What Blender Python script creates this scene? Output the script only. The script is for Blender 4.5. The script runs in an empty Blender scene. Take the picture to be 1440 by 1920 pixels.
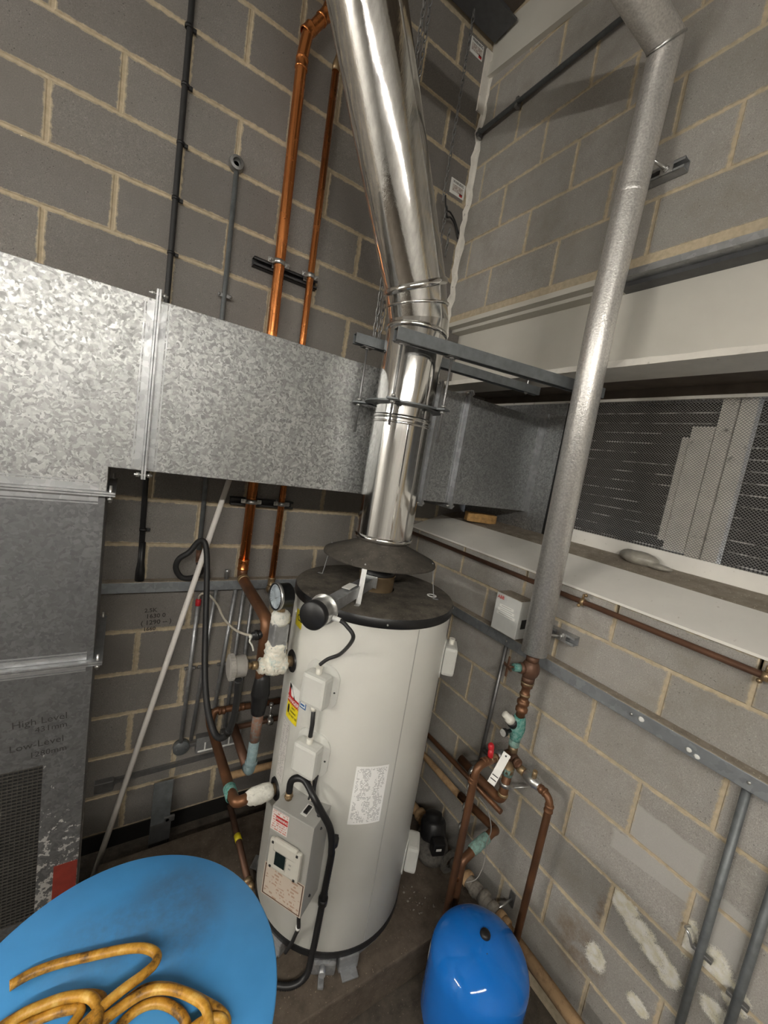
import bpy, bmesh, math, random
from mathutils import Vector, Matrix
random.seed(7)
S = bpy.context.scene
COL = S.collection
PI = math.pi

# ------------------------------------------------------------------ camera
cd = bpy.data.cameras.new('camera'); cam = bpy.data.objects.new('camera', cd); COL.objects.link(cam)
cd.sensor_fit = 'HORIZONTAL'; cd.sensor_width = 36.0; cd.lens = 36.0 * 758.587 / 1440.0
cd.clip_start = 0.02; cd.clip_end = 100
R0 = Vector((0.835457, -0.52602, 0.159104)); R1 = Vector((0.067285, -0.189428, -0.979587)); R2 = Vector((0.545421, 0.829108, -0.122865))
M = Matrix((R0, -R1, -R2)).transposed().to_4x4(); M.translation = Vector((-1.723159, -2.232693, 2.261558))
cam.matrix_world = M
S.camera = cam
# ------------------------------------------------------------------ world, exposure
w = bpy.data.worlds.new('world'); S.world = w; w.use_nodes = True
w.node_tree.nodes['Background'].inputs[0].default_value = (0.75, 0.85, 1.0, 1)
w.node_tree.nodes['Background'].inputs[1].default_value = 0.35
S.view_settings.view_transform = 'Standard'; S.view_settings.look = 'None'
S.view_settings.exposure = 2.8; S.view_settings.gamma = 1.0; S.view_settings.use_curve_mapping = False
TUBE_POWER = 23.0
TUBE_POWER_FAR = 38.0
TUBE_COL = (1.0, 0.955, 0.875)

# ------------------------------------------------------------------ materials
def nt(name):
    m = bpy.data.materials.new(name); m.use_nodes = True
    t = m.node_tree; b = t.nodes['Principled BSDF']
    return m, t, b
def N(t, typ, **kw):
    n = t.nodes.new(typ)
    for k, v in kw.items(): setattr(n, k, v)
    return n
def ramp(t, fac, stops):
    r = N(t, 'ShaderNodeValToRGB'); e = r.color_ramp.elements
    e[0].position, e[0].color = stops[0][0], (*stops[0][1], 1)
    e[1].position, e[1].color = stops[-1][0], (*stops[-1][1], 1)
    for p, c in stops[1:-1]:
        x = e.new(p); x.color = (*c, 1)
    t.links.new(fac, r.inputs[0]); return r.outputs[0]
def coords(t, world=False):
    if world: return N(t, 'ShaderNodeNewGeometry').outputs['Position']
    return N(t, 'ShaderNodeTexCoord').outputs['Object']
def noise(t, vec, scale, detail=4, rough=.55):
    n = N(t, 'ShaderNodeTexNoise'); n.inputs['Scale'].default_value = scale; n.inputs['Detail'].default_value = detail
    n.inputs['Roughness'].default_value = rough
    t.links.new(vec, n.inputs['Vector']); return n.outputs['Fac']
def mixc(t, fac, a, b, blend='MIX'):
    n = N(t, 'ShaderNodeMix', data_type='RGBA', blend_type=blend)
    if isinstance(fac, (int, float)): n.inputs[0].default_value = fac
    else: t.links.new(fac, n.inputs[0])
    for s, i in ((a, 6), (b, 7)):
        if isinstance(s, tuple): n.inputs[i].default_value = (*s, 1) if len(s) == 3 else s
        else: t.links.new(s, n.inputs[i])
    return n.outputs[2]
def mth(t, op, a, b=None, clamp=False):
    n = N(t, 'ShaderNodeMath', operation=op); n.use_clamp = clamp
    for s, i in ((a, 0), (b, 1)):
        if s is None: continue
        if isinstance(s, (int, float)): n.inputs[i].default_value = s
        else: t.links.new(s, n.inputs[i])
    return n.outputs[0]
def bump(t, b, h, strength=.3, dist=.002):
    n = N(t, 'ShaderNodeBump'); n.inputs['Strength'].default_value = strength; n.inputs['Distance'].default_value = dist
    t.links.new(h, n.inputs['Height']); t.links.new(n.outputs[0], b.inputs['Normal'])
def blob(t, pos, c, r):
    """soft 0..1 mask of an ellipsoid round a place in the room"""
    s = N(t, 'ShaderNodeVectorMath', operation='SUBTRACT'); t.links.new(pos, s.inputs[0]); s.inputs[1].default_value = c
    d = N(t, 'ShaderNodeVectorMath', operation='DIVIDE'); t.links.new(s.outputs[0], d.inputs[0]); d.inputs[1].default_value = r
    l = N(t, 'ShaderNodeVectorMath', operation='LENGTH'); t.links.new(d.outputs[0], l.inputs[0])
    return mth(t, 'SUBTRACT', 1.0, l.outputs[1], clamp=True)
def slab(t, pos, yc, zc, ry, rz, shear=0.0):
    """0..1 mask of a straight-edged patch on the right wall"""
    sx = N(t, 'ShaderNodeSeparateXYZ'); t.links.new(pos, sx.inputs[0])
    dy = mth(t, 'SUBTRACT', sx.outputs[1], yc); dz_ = mth(t, 'SUBTRACT', mth(t, 'SUBTRACT', sx.outputs[2], zc), mth(t, 'MULTIPLY', dy, shear))
    m = mth(t, 'MAXIMUM', mth(t, 'DIVIDE', mth(t, 'ABSOLUTE', dy), ry), mth(t, 'DIVIDE', mth(t, 'ABSOLUTE', dz_), rz))
    return mth(t, 'SUBTRACT', 1.0, mth(t, 'ADD', m, mth(t, 'MULTIPLY', mth(t, 'SUBTRACT', noise(t, pos, 16, 4), .5), .22)), clamp=True)
MATS = {}
def flat(name, col, rough=.5, metal=0.0, var=.12, scale=30, bmp=0.0, dirt=None, spec=None):
    if name in MATS: return MATS[name]
    m, t, b = nt(name); v = coords(t, True)
    n = noise(t, v, scale)
    lo = tuple(c * (1 - var) for c in col); hi = tuple(min(1, c * (1 + var)) for c in col)
    c = ramp(t, n, [(.3, lo), (.7, hi)])
    if dirt:
        dn = noise(t, v, dirt[1], 6, .65)
        c = mixc(t, ramp(t, dn, [(dirt[2], (0, 0, 0)), (dirt[2] + .12, (1, 1, 1))]), c, dirt[0])
    t.links.new(c, b.inputs['Base Color']); b.inputs['Roughness'].default_value = rough; b.inputs['Metallic'].default_value = metal
    if spec is not None: b.inputs['Specular IOR Level'].default_value = spec
    if bmp: bump(t, b, noise(t, v, scale * 4), bmp, .002)
    MATS[name] = m; return m

def block_mat(name, base, right=False):
    m, t, b = nt(name)
    pos = coords(t, True); oi = N(t, 'ShaderNodeObjectInfo')
    fine = noise(t, pos, 260, 3, .7); mid = noise(t, pos, 28, 5, .6); big = noise(t, pos, 2.2, 3)
    sp2 = noise(t, pos, 130, 2, .6)
    c0 = ramp(t, fine, [(.28, tuple(x * .50 for x in base)), (.44, tuple(x * .95 for x in base)), (.60, tuple(x * 1.12 for x in base)), (.74, tuple(min(1, x * 1.7) for x in base))])
    c0 = mixc(t, ramp(t, sp2, [(.62, (0, 0, 0)), (.70, (.6, .6, .6))]), c0, tuple(min(1, x * 1.55) for x in base))
    c0 = mixc(t, ramp(t, sp2, [(.29, (.6, .6, .6)), (.37, (0, 0, 0))]), c0, tuple(x * .55 for x in base))
    c1 = mixc(t, ramp(t, mid, [(.35, (0, 0, 0)), (.7, (.55, .55, .55))]), c0, tuple(x * .86 for x in base))
    c2 = mixc(t, ramp(t, big, [(.35, (0, 0, 0)), (.75, (.6, .6, .6))]), c1, tuple(x * y for x, y in zip(base, (.82, .80, .76))))
    tone = mth(t, 'ADD', mth(t, 'MULTIPLY', oi.outputs['Random'], .22), .90)
    n = N(t, 'ShaderNodeVectorMath', operation='SCALE'); t.links.new(c2, n.inputs[0]); t.links.new(tone, n.inputs['Scale'])
    col = n.outputs[0]
    # pits
    vo = N(t, 'ShaderNodeTexVoronoi'); vo.inputs['Scale'].default_value = 62; t.links.new(pos, vo.inputs['Vector'])
    pitm = mth(t, 'MULTIPLY', mth(t, 'LESS_THAN', vo.outputs['Distance'], .13), mth(t, 'GREATER_THAN', noise(t, pos, 9, 2), .56))
    col = mixc(t, mth(t, 'MULTIPLY', pitm, .65), col, tuple(x * .3 for x in base))
    if right:
        # dirt, smooth render wash and salt bloom that the wall itself carries
        g = noise(t, pos, 5, 5, .65)
        col = mixc(t, mth(t, 'MULTIPLY', ramp(t, g, [(.47, (0, 0, 0)), (.68, (1, 1, 1))]), .46), col, tuple(x * y for x, y in zip(base, (.66, .62, .55))))
        lowd = mth(t, 'MULTIPLY', mth(t, 'GREATER_THAN', blob(t, pos, (0, -1.5, .72), (.4, .32, .17)), .05), .0)
        wash = None
        for a in ((-1.782, 1.055, .118, .085), (-1.765, .960, .150, .040, -.12), (-1.99, .95, .045, .10)):
            x = mth(t, 'MULTIPLY', slab(t, pos, *a), 9.0, clamp=True); wash = x if wash is None else mth(t, 'MAXIMUM', wash, x)
        col = mixc(t, mth(t, 'MULTIPLY', wash, .75), col, (.46, .45, .425))
        rust = mth(t, 'MULTIPLY', mth(t, 'MAXIMUM', blob(t, pos, (0, -1.60, .40), (.3, .14, .16)), blob(t, pos, (0, -1.645, .62), (.3, .03, .10))), ramp(t, noise(t, pos, 14, 5, .7), [(.35, (0, 0, 0)), (.65, (1, 1, 1))]))
        col = mixc(t, mth(t, 'MULTIPLY', rust, 1.1, clamp=True), col, (.17, .10, .045))
        salt = None
        for c, r in (((0, -1.715, .735), (.3, .075, .065)), ((0, -1.78, .70), (.3, .075, .06)), ((0, -1.84, .672), (.3, .07, .055)), ((0, -1.885, .655), (.3, .055, .06)), ((0, -1.668, .44), (.3, .055, .07)),
                     ((0, -1.91, .83), (.3, .035, .09)), ((0, -1.99, .82), (.3, .06, .075)), ((0, -2.02, .68), (.3, .06, .05)), ((0, -1.83, .44), (.3, .05, .04)), ((0, -2.05, .78), (.3, .05, .06))):
            x = mth(t, 'MULTIPLY', blob(t, pos, c, r), 2.2, clamp=True); salt = x if salt is None else mth(t, 'MAXIMUM', salt, x)
        sn = noise(t, pos, 260, 5, .75)
        sv = mth(t, 'ADD', mth(t, 'ADD', mth(t, 'MULTIPLY', salt, .40), mth(t, 'MULTIPLY', noise(t, pos, 24, 5, .7), .55)), mth(t, 'MULTIPLY', sn, .75))
        sm = ramp(t, sv, [(.80, (0, 0, 0)), (1.0, (1, 1, 1))])
        sm = mth(t, 'MULTIPLY', sm, mth(t, 'GREATER_THAN', salt, .02))
        col = mixc(t, sm, col, ramp(t, noise(t, pos, 30, 3), [(.4, (.88, .86, .80)), (.65, (.74, .70, .54))]))
        h = mth(t, 'ADD', mth(t, 'ADD', mth(t, 'MULTIPLY', fine, .7), mth(t, 'MULTIPLY', mid, .6)), mth(t, 'MULTIPLY', mth(t, 'MULTIPLY', sm, sn), 5.0))
    else:
        h = mth(t, 'ADD', mth(t, 'MULTIPLY', fine, .7), mth(t, 'MULTIPLY', mid, .6))
    # ragged pointing smeared over the block edges (from the block's own box)
    ge = N(t, 'ShaderNodeSeparateXYZ'); t.links.new(N(t, 'ShaderNodeTexCoord').outputs['Generated'], ge.inputs[0])
    def edge(o, size): return mth(t, 'MULTIPLY', mth(t, 'MINIMUM', o, mth(t, 'SUBTRACT', 1.0, o)), size)
    ex = mth(t, 'MULTIPLY', edge(ge.outputs[0], .43), .72); ez = edge(ge.outputs[2], .205)
    ed = mth(t, 'ADD', mth(t, 'MINIMUM', ex, ez), mth(t, 'MULTIPLY', mth(t, 'SUBTRACT', noise(t, pos, 34, 6, .7), .5), .022))
    sme = ramp(t, ed, [(.0015, (1, 1, 1)), (.0045, (0, 0, 0))] if right else [(.0035, (1, 1, 1)), (.0065, (0, 0, 0))])
    col = mixc(t, sme, col, ramp(t, noise(t, pos, 45, 5), [(.3, (.42, .345, .235)), (.7, (.57, .48, .345))]))
    t.links.new(col, b.inputs['Base Color']); b.inputs['Roughness'].default_value = .92; b.inputs['Specular IOR Level'].default_value = .2
    bump(t, b, mth(t, 'SUBTRACT', h, pitm), .45, .0025)
    return m
def mortar_mat():
    m, t, b = nt('mortar'); v = coords(t, True)
    c = ramp(t, noise(t, v, 45, 5), [(.3, (.42, .345, .235)), (.7, (.57, .48, .345))])
    c = mixc(t, ramp(t, noise(t, v, 4, 3), [(.45, (0, 0, 0)), (.75, (.5, .5, .5))]), c, (.36, .32, .25))
    t.links.new(c, b.inputs['Base Color']); b.inputs['Roughness'].default_value = .95; bump(t, b, noise(t, v, 160), .5, .002)
    return m
def galv_mat(name, base, contrast, scale, rough=.42, metal=.75, spots=0):
    m, t, b = nt(name); v = coords(t, True)
    nz = N(t, 'ShaderNodeTexNoise'); nz.inputs['Scale'].default_value = 40; t.links.new(v, nz.inputs['Vector'])
    ad = N(t, 'ShaderNodeVectorMath', operation='SCALE'); t.links.new(nz.outputs['Color'], ad.inputs[0]); ad.inputs['Scale'].default_value = .035
    sm = N(t, 'ShaderNodeVectorMath', operation='ADD'); t.links.new(v, sm.inputs[0]); t.links.new(ad.outputs[0], sm.inputs[1])
    vo = N(t, 'ShaderNodeTexVoronoi'); vo.inputs['Scale'].default_value = scale; t.links.new(sm.outputs[0], vo.inputs['Vector'])
    sp = N(t, 'ShaderNodeSeparateColor'); t.links.new(vo.outputs['Color'], sp.inputs[0])
    big = noise(t, v, 3, 4)
    c = ramp(t, sp.outputs[0], [(.0, tuple(x * (1 - contrast) for x in base)), (.55, base), (1, tuple(min(1, x * (1 + contrast)) for x in base))])
    c = mixc(t, ramp(t, big, [(.4, (0, 0, 0)), (.75, (.5, .5, .5))]), c, tuple(x * .72 for x in base))
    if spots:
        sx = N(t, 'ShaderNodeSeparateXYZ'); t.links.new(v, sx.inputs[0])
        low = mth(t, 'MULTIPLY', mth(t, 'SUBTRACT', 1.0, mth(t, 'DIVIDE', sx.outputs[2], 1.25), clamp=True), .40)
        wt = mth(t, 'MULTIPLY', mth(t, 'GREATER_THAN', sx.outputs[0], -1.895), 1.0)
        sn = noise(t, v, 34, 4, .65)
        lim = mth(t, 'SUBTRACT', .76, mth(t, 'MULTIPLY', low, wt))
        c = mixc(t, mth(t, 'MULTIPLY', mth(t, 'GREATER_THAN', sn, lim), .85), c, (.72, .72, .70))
    t.links.new(c, b.inputs['Base Color']); b.inputs['Metallic'].default_value = metal
    r = ramp(t, sp.outputs[1], [(0, (rough - .07,) * 3), (1, (rough + .1,) * 3)]); t.links.new(r, b.inputs['Roughness'])
    return m
def copper_mat(name, base, dark, rough, metal, dk=.5):
    m, t, b = nt(name); v = coords(t, True)
    c = ramp(t, noise(t, v, 7, 3, .5), [(.35, base), (.7, dark)])
    c = mixc(t, mth(t, 'MULTIPLY', ramp(t, noise(t, v, 4, 3), [(.4, (0, 0, 0)), (.7, (1, 1, 1))]), dk), c, dark)
    t.links.new(c, b.inputs['Base Color']); b.inputs['Metallic'].default_value = metal
    t.links.new(ramp(t, noise(t, v, 9), [(.3, (rough - .04,) * 3), (.7, (rough + .08,) * 3)]), b.inputs['Roughness'])
    return m
def crust_mat(name, base, alt, amt=.55, scale=60, strong=1.0):
    m, t, b = nt(name); v = coords(t, True); n = noise(t, v, scale, 6, .7)
    c = ramp(t, n, [(amt - .1, base), (amt + .1, alt)])
    t.links.new(c, b.inputs['Base Color']); b.inputs['Roughness'].default_value = .85
    bump(t, b, noise(t, v, scale * 2, 6, .75), strong, .006); return m
def flue_mat():
    m, t, b = nt('polished_stainless'); v = coords(t, False)
    mp = N(t, 'ShaderNodeMapping'); mp.inputs['Scale'].default_value = (1, 1, .03); t.links.new(v, mp.inputs['Vector'])
    s = noise(t, mp.outputs[0], 60, 4, .7)
    t.links.new(ramp(t, s, [(.3, (.66, .655, .64)), (.7, (.88, .875, .86))]), b.inputs['Base Color'])
    b.inputs['Metallic'].default_value = 1.0
    t.links.new(ramp(t, noise(t, v, 7, 5, .7), [(.35, (.05,) * 3), (.7, (.15,) * 3)]), b.inputs['Roughness'])
    bump(t, b, mth(t, 'ADD', s, mth(t, 'MULTIPLY', noise(t, v, 9, 2), 2.0)), .10, .004)
    return m
def foil_mat():
    m, t, b = nt('foil_faced_lagging'); v = coords(t, True)
    n = noise(t, v, 130, 3, .6)
    t.links.new(ramp(t, n, [(.3, (.62, .605, .59)), (.7, (.90, .885, .86))]), b.inputs['Base Color'])
    b.inputs['Metallic'].default_value = .7; b.inputs['Roughness'].default_value = .34
    bump(t, b, mth(t, 'ADD', n, mth(t, 'MULTIPLY', noise(t, v, 25, 2), .8)), .55, .003); return m
def dust_mat(name, dark, light, mid=.45):
    m, t, b = nt(name); v = coords(t, True)
    c = ramp(t, noise(t, v, 18, 6, .7), [(mid - .17, dark), (mid + .25, light)])
    sp = mth(t, 'GREATER_THAN', noise(t, v, 130, 2), .69)
    c = mixc(t, mth(t, 'MULTIPLY', sp, .5), c, tuple(min(1, x * 3.0) for x in light))
    t.links.new(c, b.inputs['Base Color']); b.inputs['Roughness'].default_value = .8; bump(t, b, noise(t, v, 90, 5), .35, .002); return m
def print_mat(name, paper, ink, rows, cols, dens=.48, head=None):
    """rows of small print: flat ink on paper, in the sheet's own UV"""
    m, t, b = nt(name); tc = N(t, 'ShaderNodeTexCoord').outputs['UV']
    sx = N(t, 'ShaderNodeSeparateXYZ'); t.links.new(tc, sx.inputs[0])
    row = mth(t, 'FRACT', mth(t, 'MULTIPLY', sx.outputs[1], rows)); on = mth(t, 'GREATER_THAN', row, .45)
    mp = N(t, 'ShaderNodeMapping'); mp.inputs['Scale'].default_value = (cols, rows, 1); t.links.new(tc, mp.inputs['Vector'])
    fl = N(t, 'ShaderNodeVectorMath', operation='FLOOR'); t.links.new(mp.outputs[0], fl.inputs[0])
    wn = N(t, 'ShaderNodeTexWhiteNoise'); t.links.new(fl.outputs[0], wn.inputs['Vector'])
    big = noise(t, tc, 4.5, 2)
    ik = mth(t, 'MULTIPLY', mth(t, 'MULTIPLY', on, mth(t, 'GREATER_THAN', wn.outputs['Value'], .35)), mth(t, 'GREATER_THAN', big, dens))
    ed = mth(t, 'MULTIPLY', mth(t, 'MULTIPLY', mth(t, 'GREATER_THAN', sx.outputs[0], .06), mth(t, 'LESS_THAN', sx.outputs[0], .94)),
             mth(t, 'MULTIPLY', mth(t, 'GREATER_THAN', sx.outputs[1], .03), mth(t, 'LESS_THAN', sx.outputs[1], .97)))
    c = mixc(t, mth(t, 'MULTIPLY', ik, ed), paper, ink)
    t.links.new(c, b.inputs['Base Color']); b.inputs['Roughness'].default_value = .45
    return m
def disc_mat():
    m, t, b = nt('blue_plastic_top'); v = coords(t, True)
    c = ramp(t, noise(t, v, 9, 3), [(.3, (.062, .30, .66)), (.7, (.075, .345, .74))])
    x = mth(t, 'MAXIMUM', blob(t, v, (-1.575, -1.475, 1.28), (.11, .13, .2)), mth(t, 'MULTIPLY', blob(t, v, (-1.66, -1.47, 1.28), (.16, .09, .2)), .7))
    x = mth(t, 'MULTIPLY', mth(t, 'MULTIPLY', x, 2.1, clamp=True), ramp(t, noise(t, v, 17, 5, .7), [(.3, (.15,) * 3), (.62, (1,) * 3)]))
    c = mixc(t, mth(t, 'MULTIPLY', x, .62), c, (.085, .14, .22))
    t.links.new(c, b.inputs['Base Color']); b.inputs['Roughness'].default_value = .42; bump(t, b, noise(t, v, 400, 2), .08, .001); return m
def hose_mat():
    m, t, b = nt('yellow_hose_rubber'); v = coords(t, True)
    c = ramp(t, noise(t, v, 30, 6, .7), [(.36, (.10, .048, .010)), (.47, (.40, .19, .018)), (.56, (.52, .265, .03)), (.70, (.68, .44, .12))])
    t.links.new(c, b.inputs['Base Color']); b.inputs['Roughness'].default_value = .45; bump(t, b, noise(t, v, 240, 3), .2, .001); return m

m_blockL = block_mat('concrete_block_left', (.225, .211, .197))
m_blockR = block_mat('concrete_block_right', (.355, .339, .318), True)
m_mortar = mortar_mat()
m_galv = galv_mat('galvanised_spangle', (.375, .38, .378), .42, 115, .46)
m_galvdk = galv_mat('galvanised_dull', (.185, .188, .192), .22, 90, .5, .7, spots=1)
m_galvmid = galv_mat('galvanised_fine_spangle', (.38, .39, .395), .32, 130, .45, .7)  # nearly the main sheet's tone, with finer and fainter spangle
m_zinc = galv_mat('zinc_strip', (.42, .43, .44), .15, 45, .42, .7)
m_trunk = galv_mat('trunking_zinc', (.30, .32, .34), .15, 40, .5, .6)
m_copper = copper_mat('bright_copper', (.80, .31, .10), (.66, .235, .075), .24, .95, .3)
m_copperd = copper_mat('dull_copper', (.25, .115, .055), (.13, .065, .036), .42, .55)
m_copperb = copper_mat('brown_tarnished_copper', (.20, .10, .06), (.11, .06, .04), .5, .45)
m_brass = copper_mat('brass_fitting', (.46, .33, .18), (.22, .16, .10), .4, .7)
m_verd = crust_mat('verdigris', (.05, .24, .20), (.22, .40, .36), .5, 70, .6)
m_verdl = crust_mat('pale_verdigris', (.23, .38, .34), (.15, .21, .18), .55, 60, .5)
m_vblue = crust_mat('blue_grey_verdigris', (.21, .11, .07), (.17, .20, .20), .56, 40, .4)
m_vleg = crust_mat('grey_blue_corrosion', (.17, .245, .26), (.26, .33, .34), .55, 50, .4)
m_lime = crust_mat('white_limescale', (.92, .90, .82), (.55, .60, .55), .62, 70, 1.0)
m_limeg = crust_mat('limescale_with_green', (.92, .88, .77), (.30, .48, .48), .61, 45, 1.0)
m_paste = crust_mat('white_jointing_paste', (.90, .88, .80), (.62, .60, .54), .6, 45, .8)
m_flue = flue_mat(); m_foil = foil_mat()
m_steel = flat('bright_zinc_steel', (.58, .58, .57), .30, .9)
m_steeld = flat('dull_steel', (.28, .28, .28), .45, .8)
m_arm = flat('grey_channel_steel', (.165, .178, .185), .5, .4, .18)
m_dark = flat('dark_channel', (.06, .06, .062), .5, .5)
m_black = flat('black_plastic', (.012, .012, .013), .42)
m_rubber = flat('black_rubber', (.018, .018, .019), .55, bmp=.1)
m_white = flat('white_paint', (.80, .78, .73), .55, 0, .04, 6, 0, ((.30, .26, .20), 34, .66))
m_web = flat('cream_paint', (.60, .58, .525), .45, 0, .05, 3, 0, ((.38, .36, .31), 22, .74))
m_flaky = flat('flaking_white_paint', (.78, .75, .69), .6, 0, .06, 12, .2, ((.16, .13, .10), 40, .66))
m_greybeam = flat('grey_beam_paint', (.085, .087, .092), .4, .2)
m_tank = flat('tank_enamel', (.66, .655, .61), .33, 0, .03, 4)
m_box = flat('light_grey_enamel', (.60, .60, .565), .35, 0, .03, 5)
m_ctrl = flat('control_box_paint', (.43, .425, .40), .45, .1, .04, 8)
m_pcream = flat('pale_plastic', (.72, .70, .63), .4, 0, .03)
m_abb = flat('white_plastic_case', (.60, .61, .59), .4, 0, .03)
m_dust = dust_mat('dusty_black_top', (.022, .020, .017), (.135, .118, .095), .38)
m_hood = dust_mat('sooty_hood', (.035, .031, .026), (.085, .074, .06))
m_ledge = dust_mat('dirty_ledge', (.19, .16, .125), (.36, .31, .25))
m_floor = dust_mat('grimy_concrete', (.035, .028, .022), (.10, .082, .062))
m_plinth = dust_mat('brown_plinth', (.06, .046, .034), (.135, .105, .078))
m_blue = flat('glossy_blue_enamel', (.010, .165, .60), .07, 0, .04, 4)
m_disc = disc_mat(); m_hose = hose_mat()
m_red = flat('red_plastic', (.55, .02, .03), .4)
m_redoxide = flat('red_oxide_paint', (.22, .03, .02), .5)
m_yellow = flat('yellow_label', (.80, .66, .02), .45, 0, .03)
m_labelred = flat('red_label', (.55, .03, .03), .45, 0, .03)
m_ink = flat('black_ink', (.012, .012, .012), .6)
m_marker = flat('faded_marker', (.03, .029, .027), .7, 0, .35, 90)
m_pencil = flat('pencil_mark', (.045, .04, .036), .7, 0, .3, 90)
m_paper = flat('white_label', (.82, .82, .79), .5, 0, .02)
m_sheet = print_mat('data_sheet_print', (.86, .86, .85), (.42, .42, .42), 44, 34, .46)
m_sheet2 = print_mat('instruction_print', (.62, .60, .57), (.36, .34, .34), 30, 20, .44)
m_redprint = print_mat('red_warning_print', (.80, .74, .71), (.62, .26, .22), 9, 22, .40)
m_tanprint = print_mat('buff_notice_print', (.66, .57, .48), (.50, .34, .25), 10, 26, .50)
m_tagprint = print_mat('warning_tag_print', (.62, .58, .54), (.28, .20, .18), 5, 12, .42)
m_blueink = flat('blue_ink', (.03, .12, .32), .5)
m_screen = flat('dark_display', (.006, .018, .02), .12)
m_wood = flat('raw_softwood', (.45, .26, .09), .7, 0, .3, 40)
m_board = flat('roof_board', (.13, .105, .085), .85, 0, .2, 10)
m_pole = flat('pale_plastic_pole', (.84, .80, .755), .45, 0, .04)
m_cord = flat('cream_cable', (.62, .57, .48), .5)
m_sand = crust_mat('sand_coloured_lagging', (.45, .29, .15), (.28, .17, .09), .58, 30, .4)
m_greyw = crust_mat('grey_wrapped_lagging', (.26, .235, .20), (.16, .14, .12), .55, 40, .5)
m_pump = crust_mat('grey_cast_iron', (.13, .12, .105), (.07, .065, .06), .55, 50, .5)
m_plast = flat('grey_plastic_fitting', (.27, .255, .235), .5)
m_caulk = flat('cracked_white_sealant', (.74, .71, .65), .8, 0, .1, 20, .5, ((.04, .03, .025), 38, .63))
m_slat = flat('dirty_louvre_blade', (.022, .019, .016), .7, .2, .3, 20)
m_gril = flat('grimy_grille_wire', (.07, .065, .058), .6, .3)
m_slitlight = flat('painted_slit_light', (.62, .60, .56), .6, 0, .1, 20, 0, ((.03, .027, .024), 7, .42))  # pale broken colour imitating thin slits of daylight between the blades
m_meshw = flat('mesh_wire', (.19, .18, .165), .5, .1)
m_dirtywhite = flat('dirty_white_timber', (.78, .75, .69), .7, 0, .1, 12, .2, ((.12, .10, .08), 18, .60))
m_bitumen = flat('black_damp_course', (.012, .011, .010), .7)
m_dial = flat('dial_face', (.62, .70, .76), .25)
m_far = flat('far_wall_paint', (.50, .49, .465), .8, 0, .08, 3)
m_ceil = flat('ceiling_board', (.46, .45, .425), .85, 0, .1, 3)
m_bag = flat('dusty_plastic_bag', (.32, .30, .26), .35, 0, .2, 30, .4)
def emis(name, col, power):
    m, t, b = nt(name); b.inputs['Base Color'].default_value = (.9, .9, .9, 1)
    b.inputs['Emission Color'].default_value = (*col, 1); b.inputs['Emission Strength'].default_value = power; return m
m_tube = emis('lit_diffuser', TUBE_COL, TUBE_POWER); m_tubefar = emis('lit_diffuser_far', TUBE_COL, TUBE_POWER_FAR)

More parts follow.
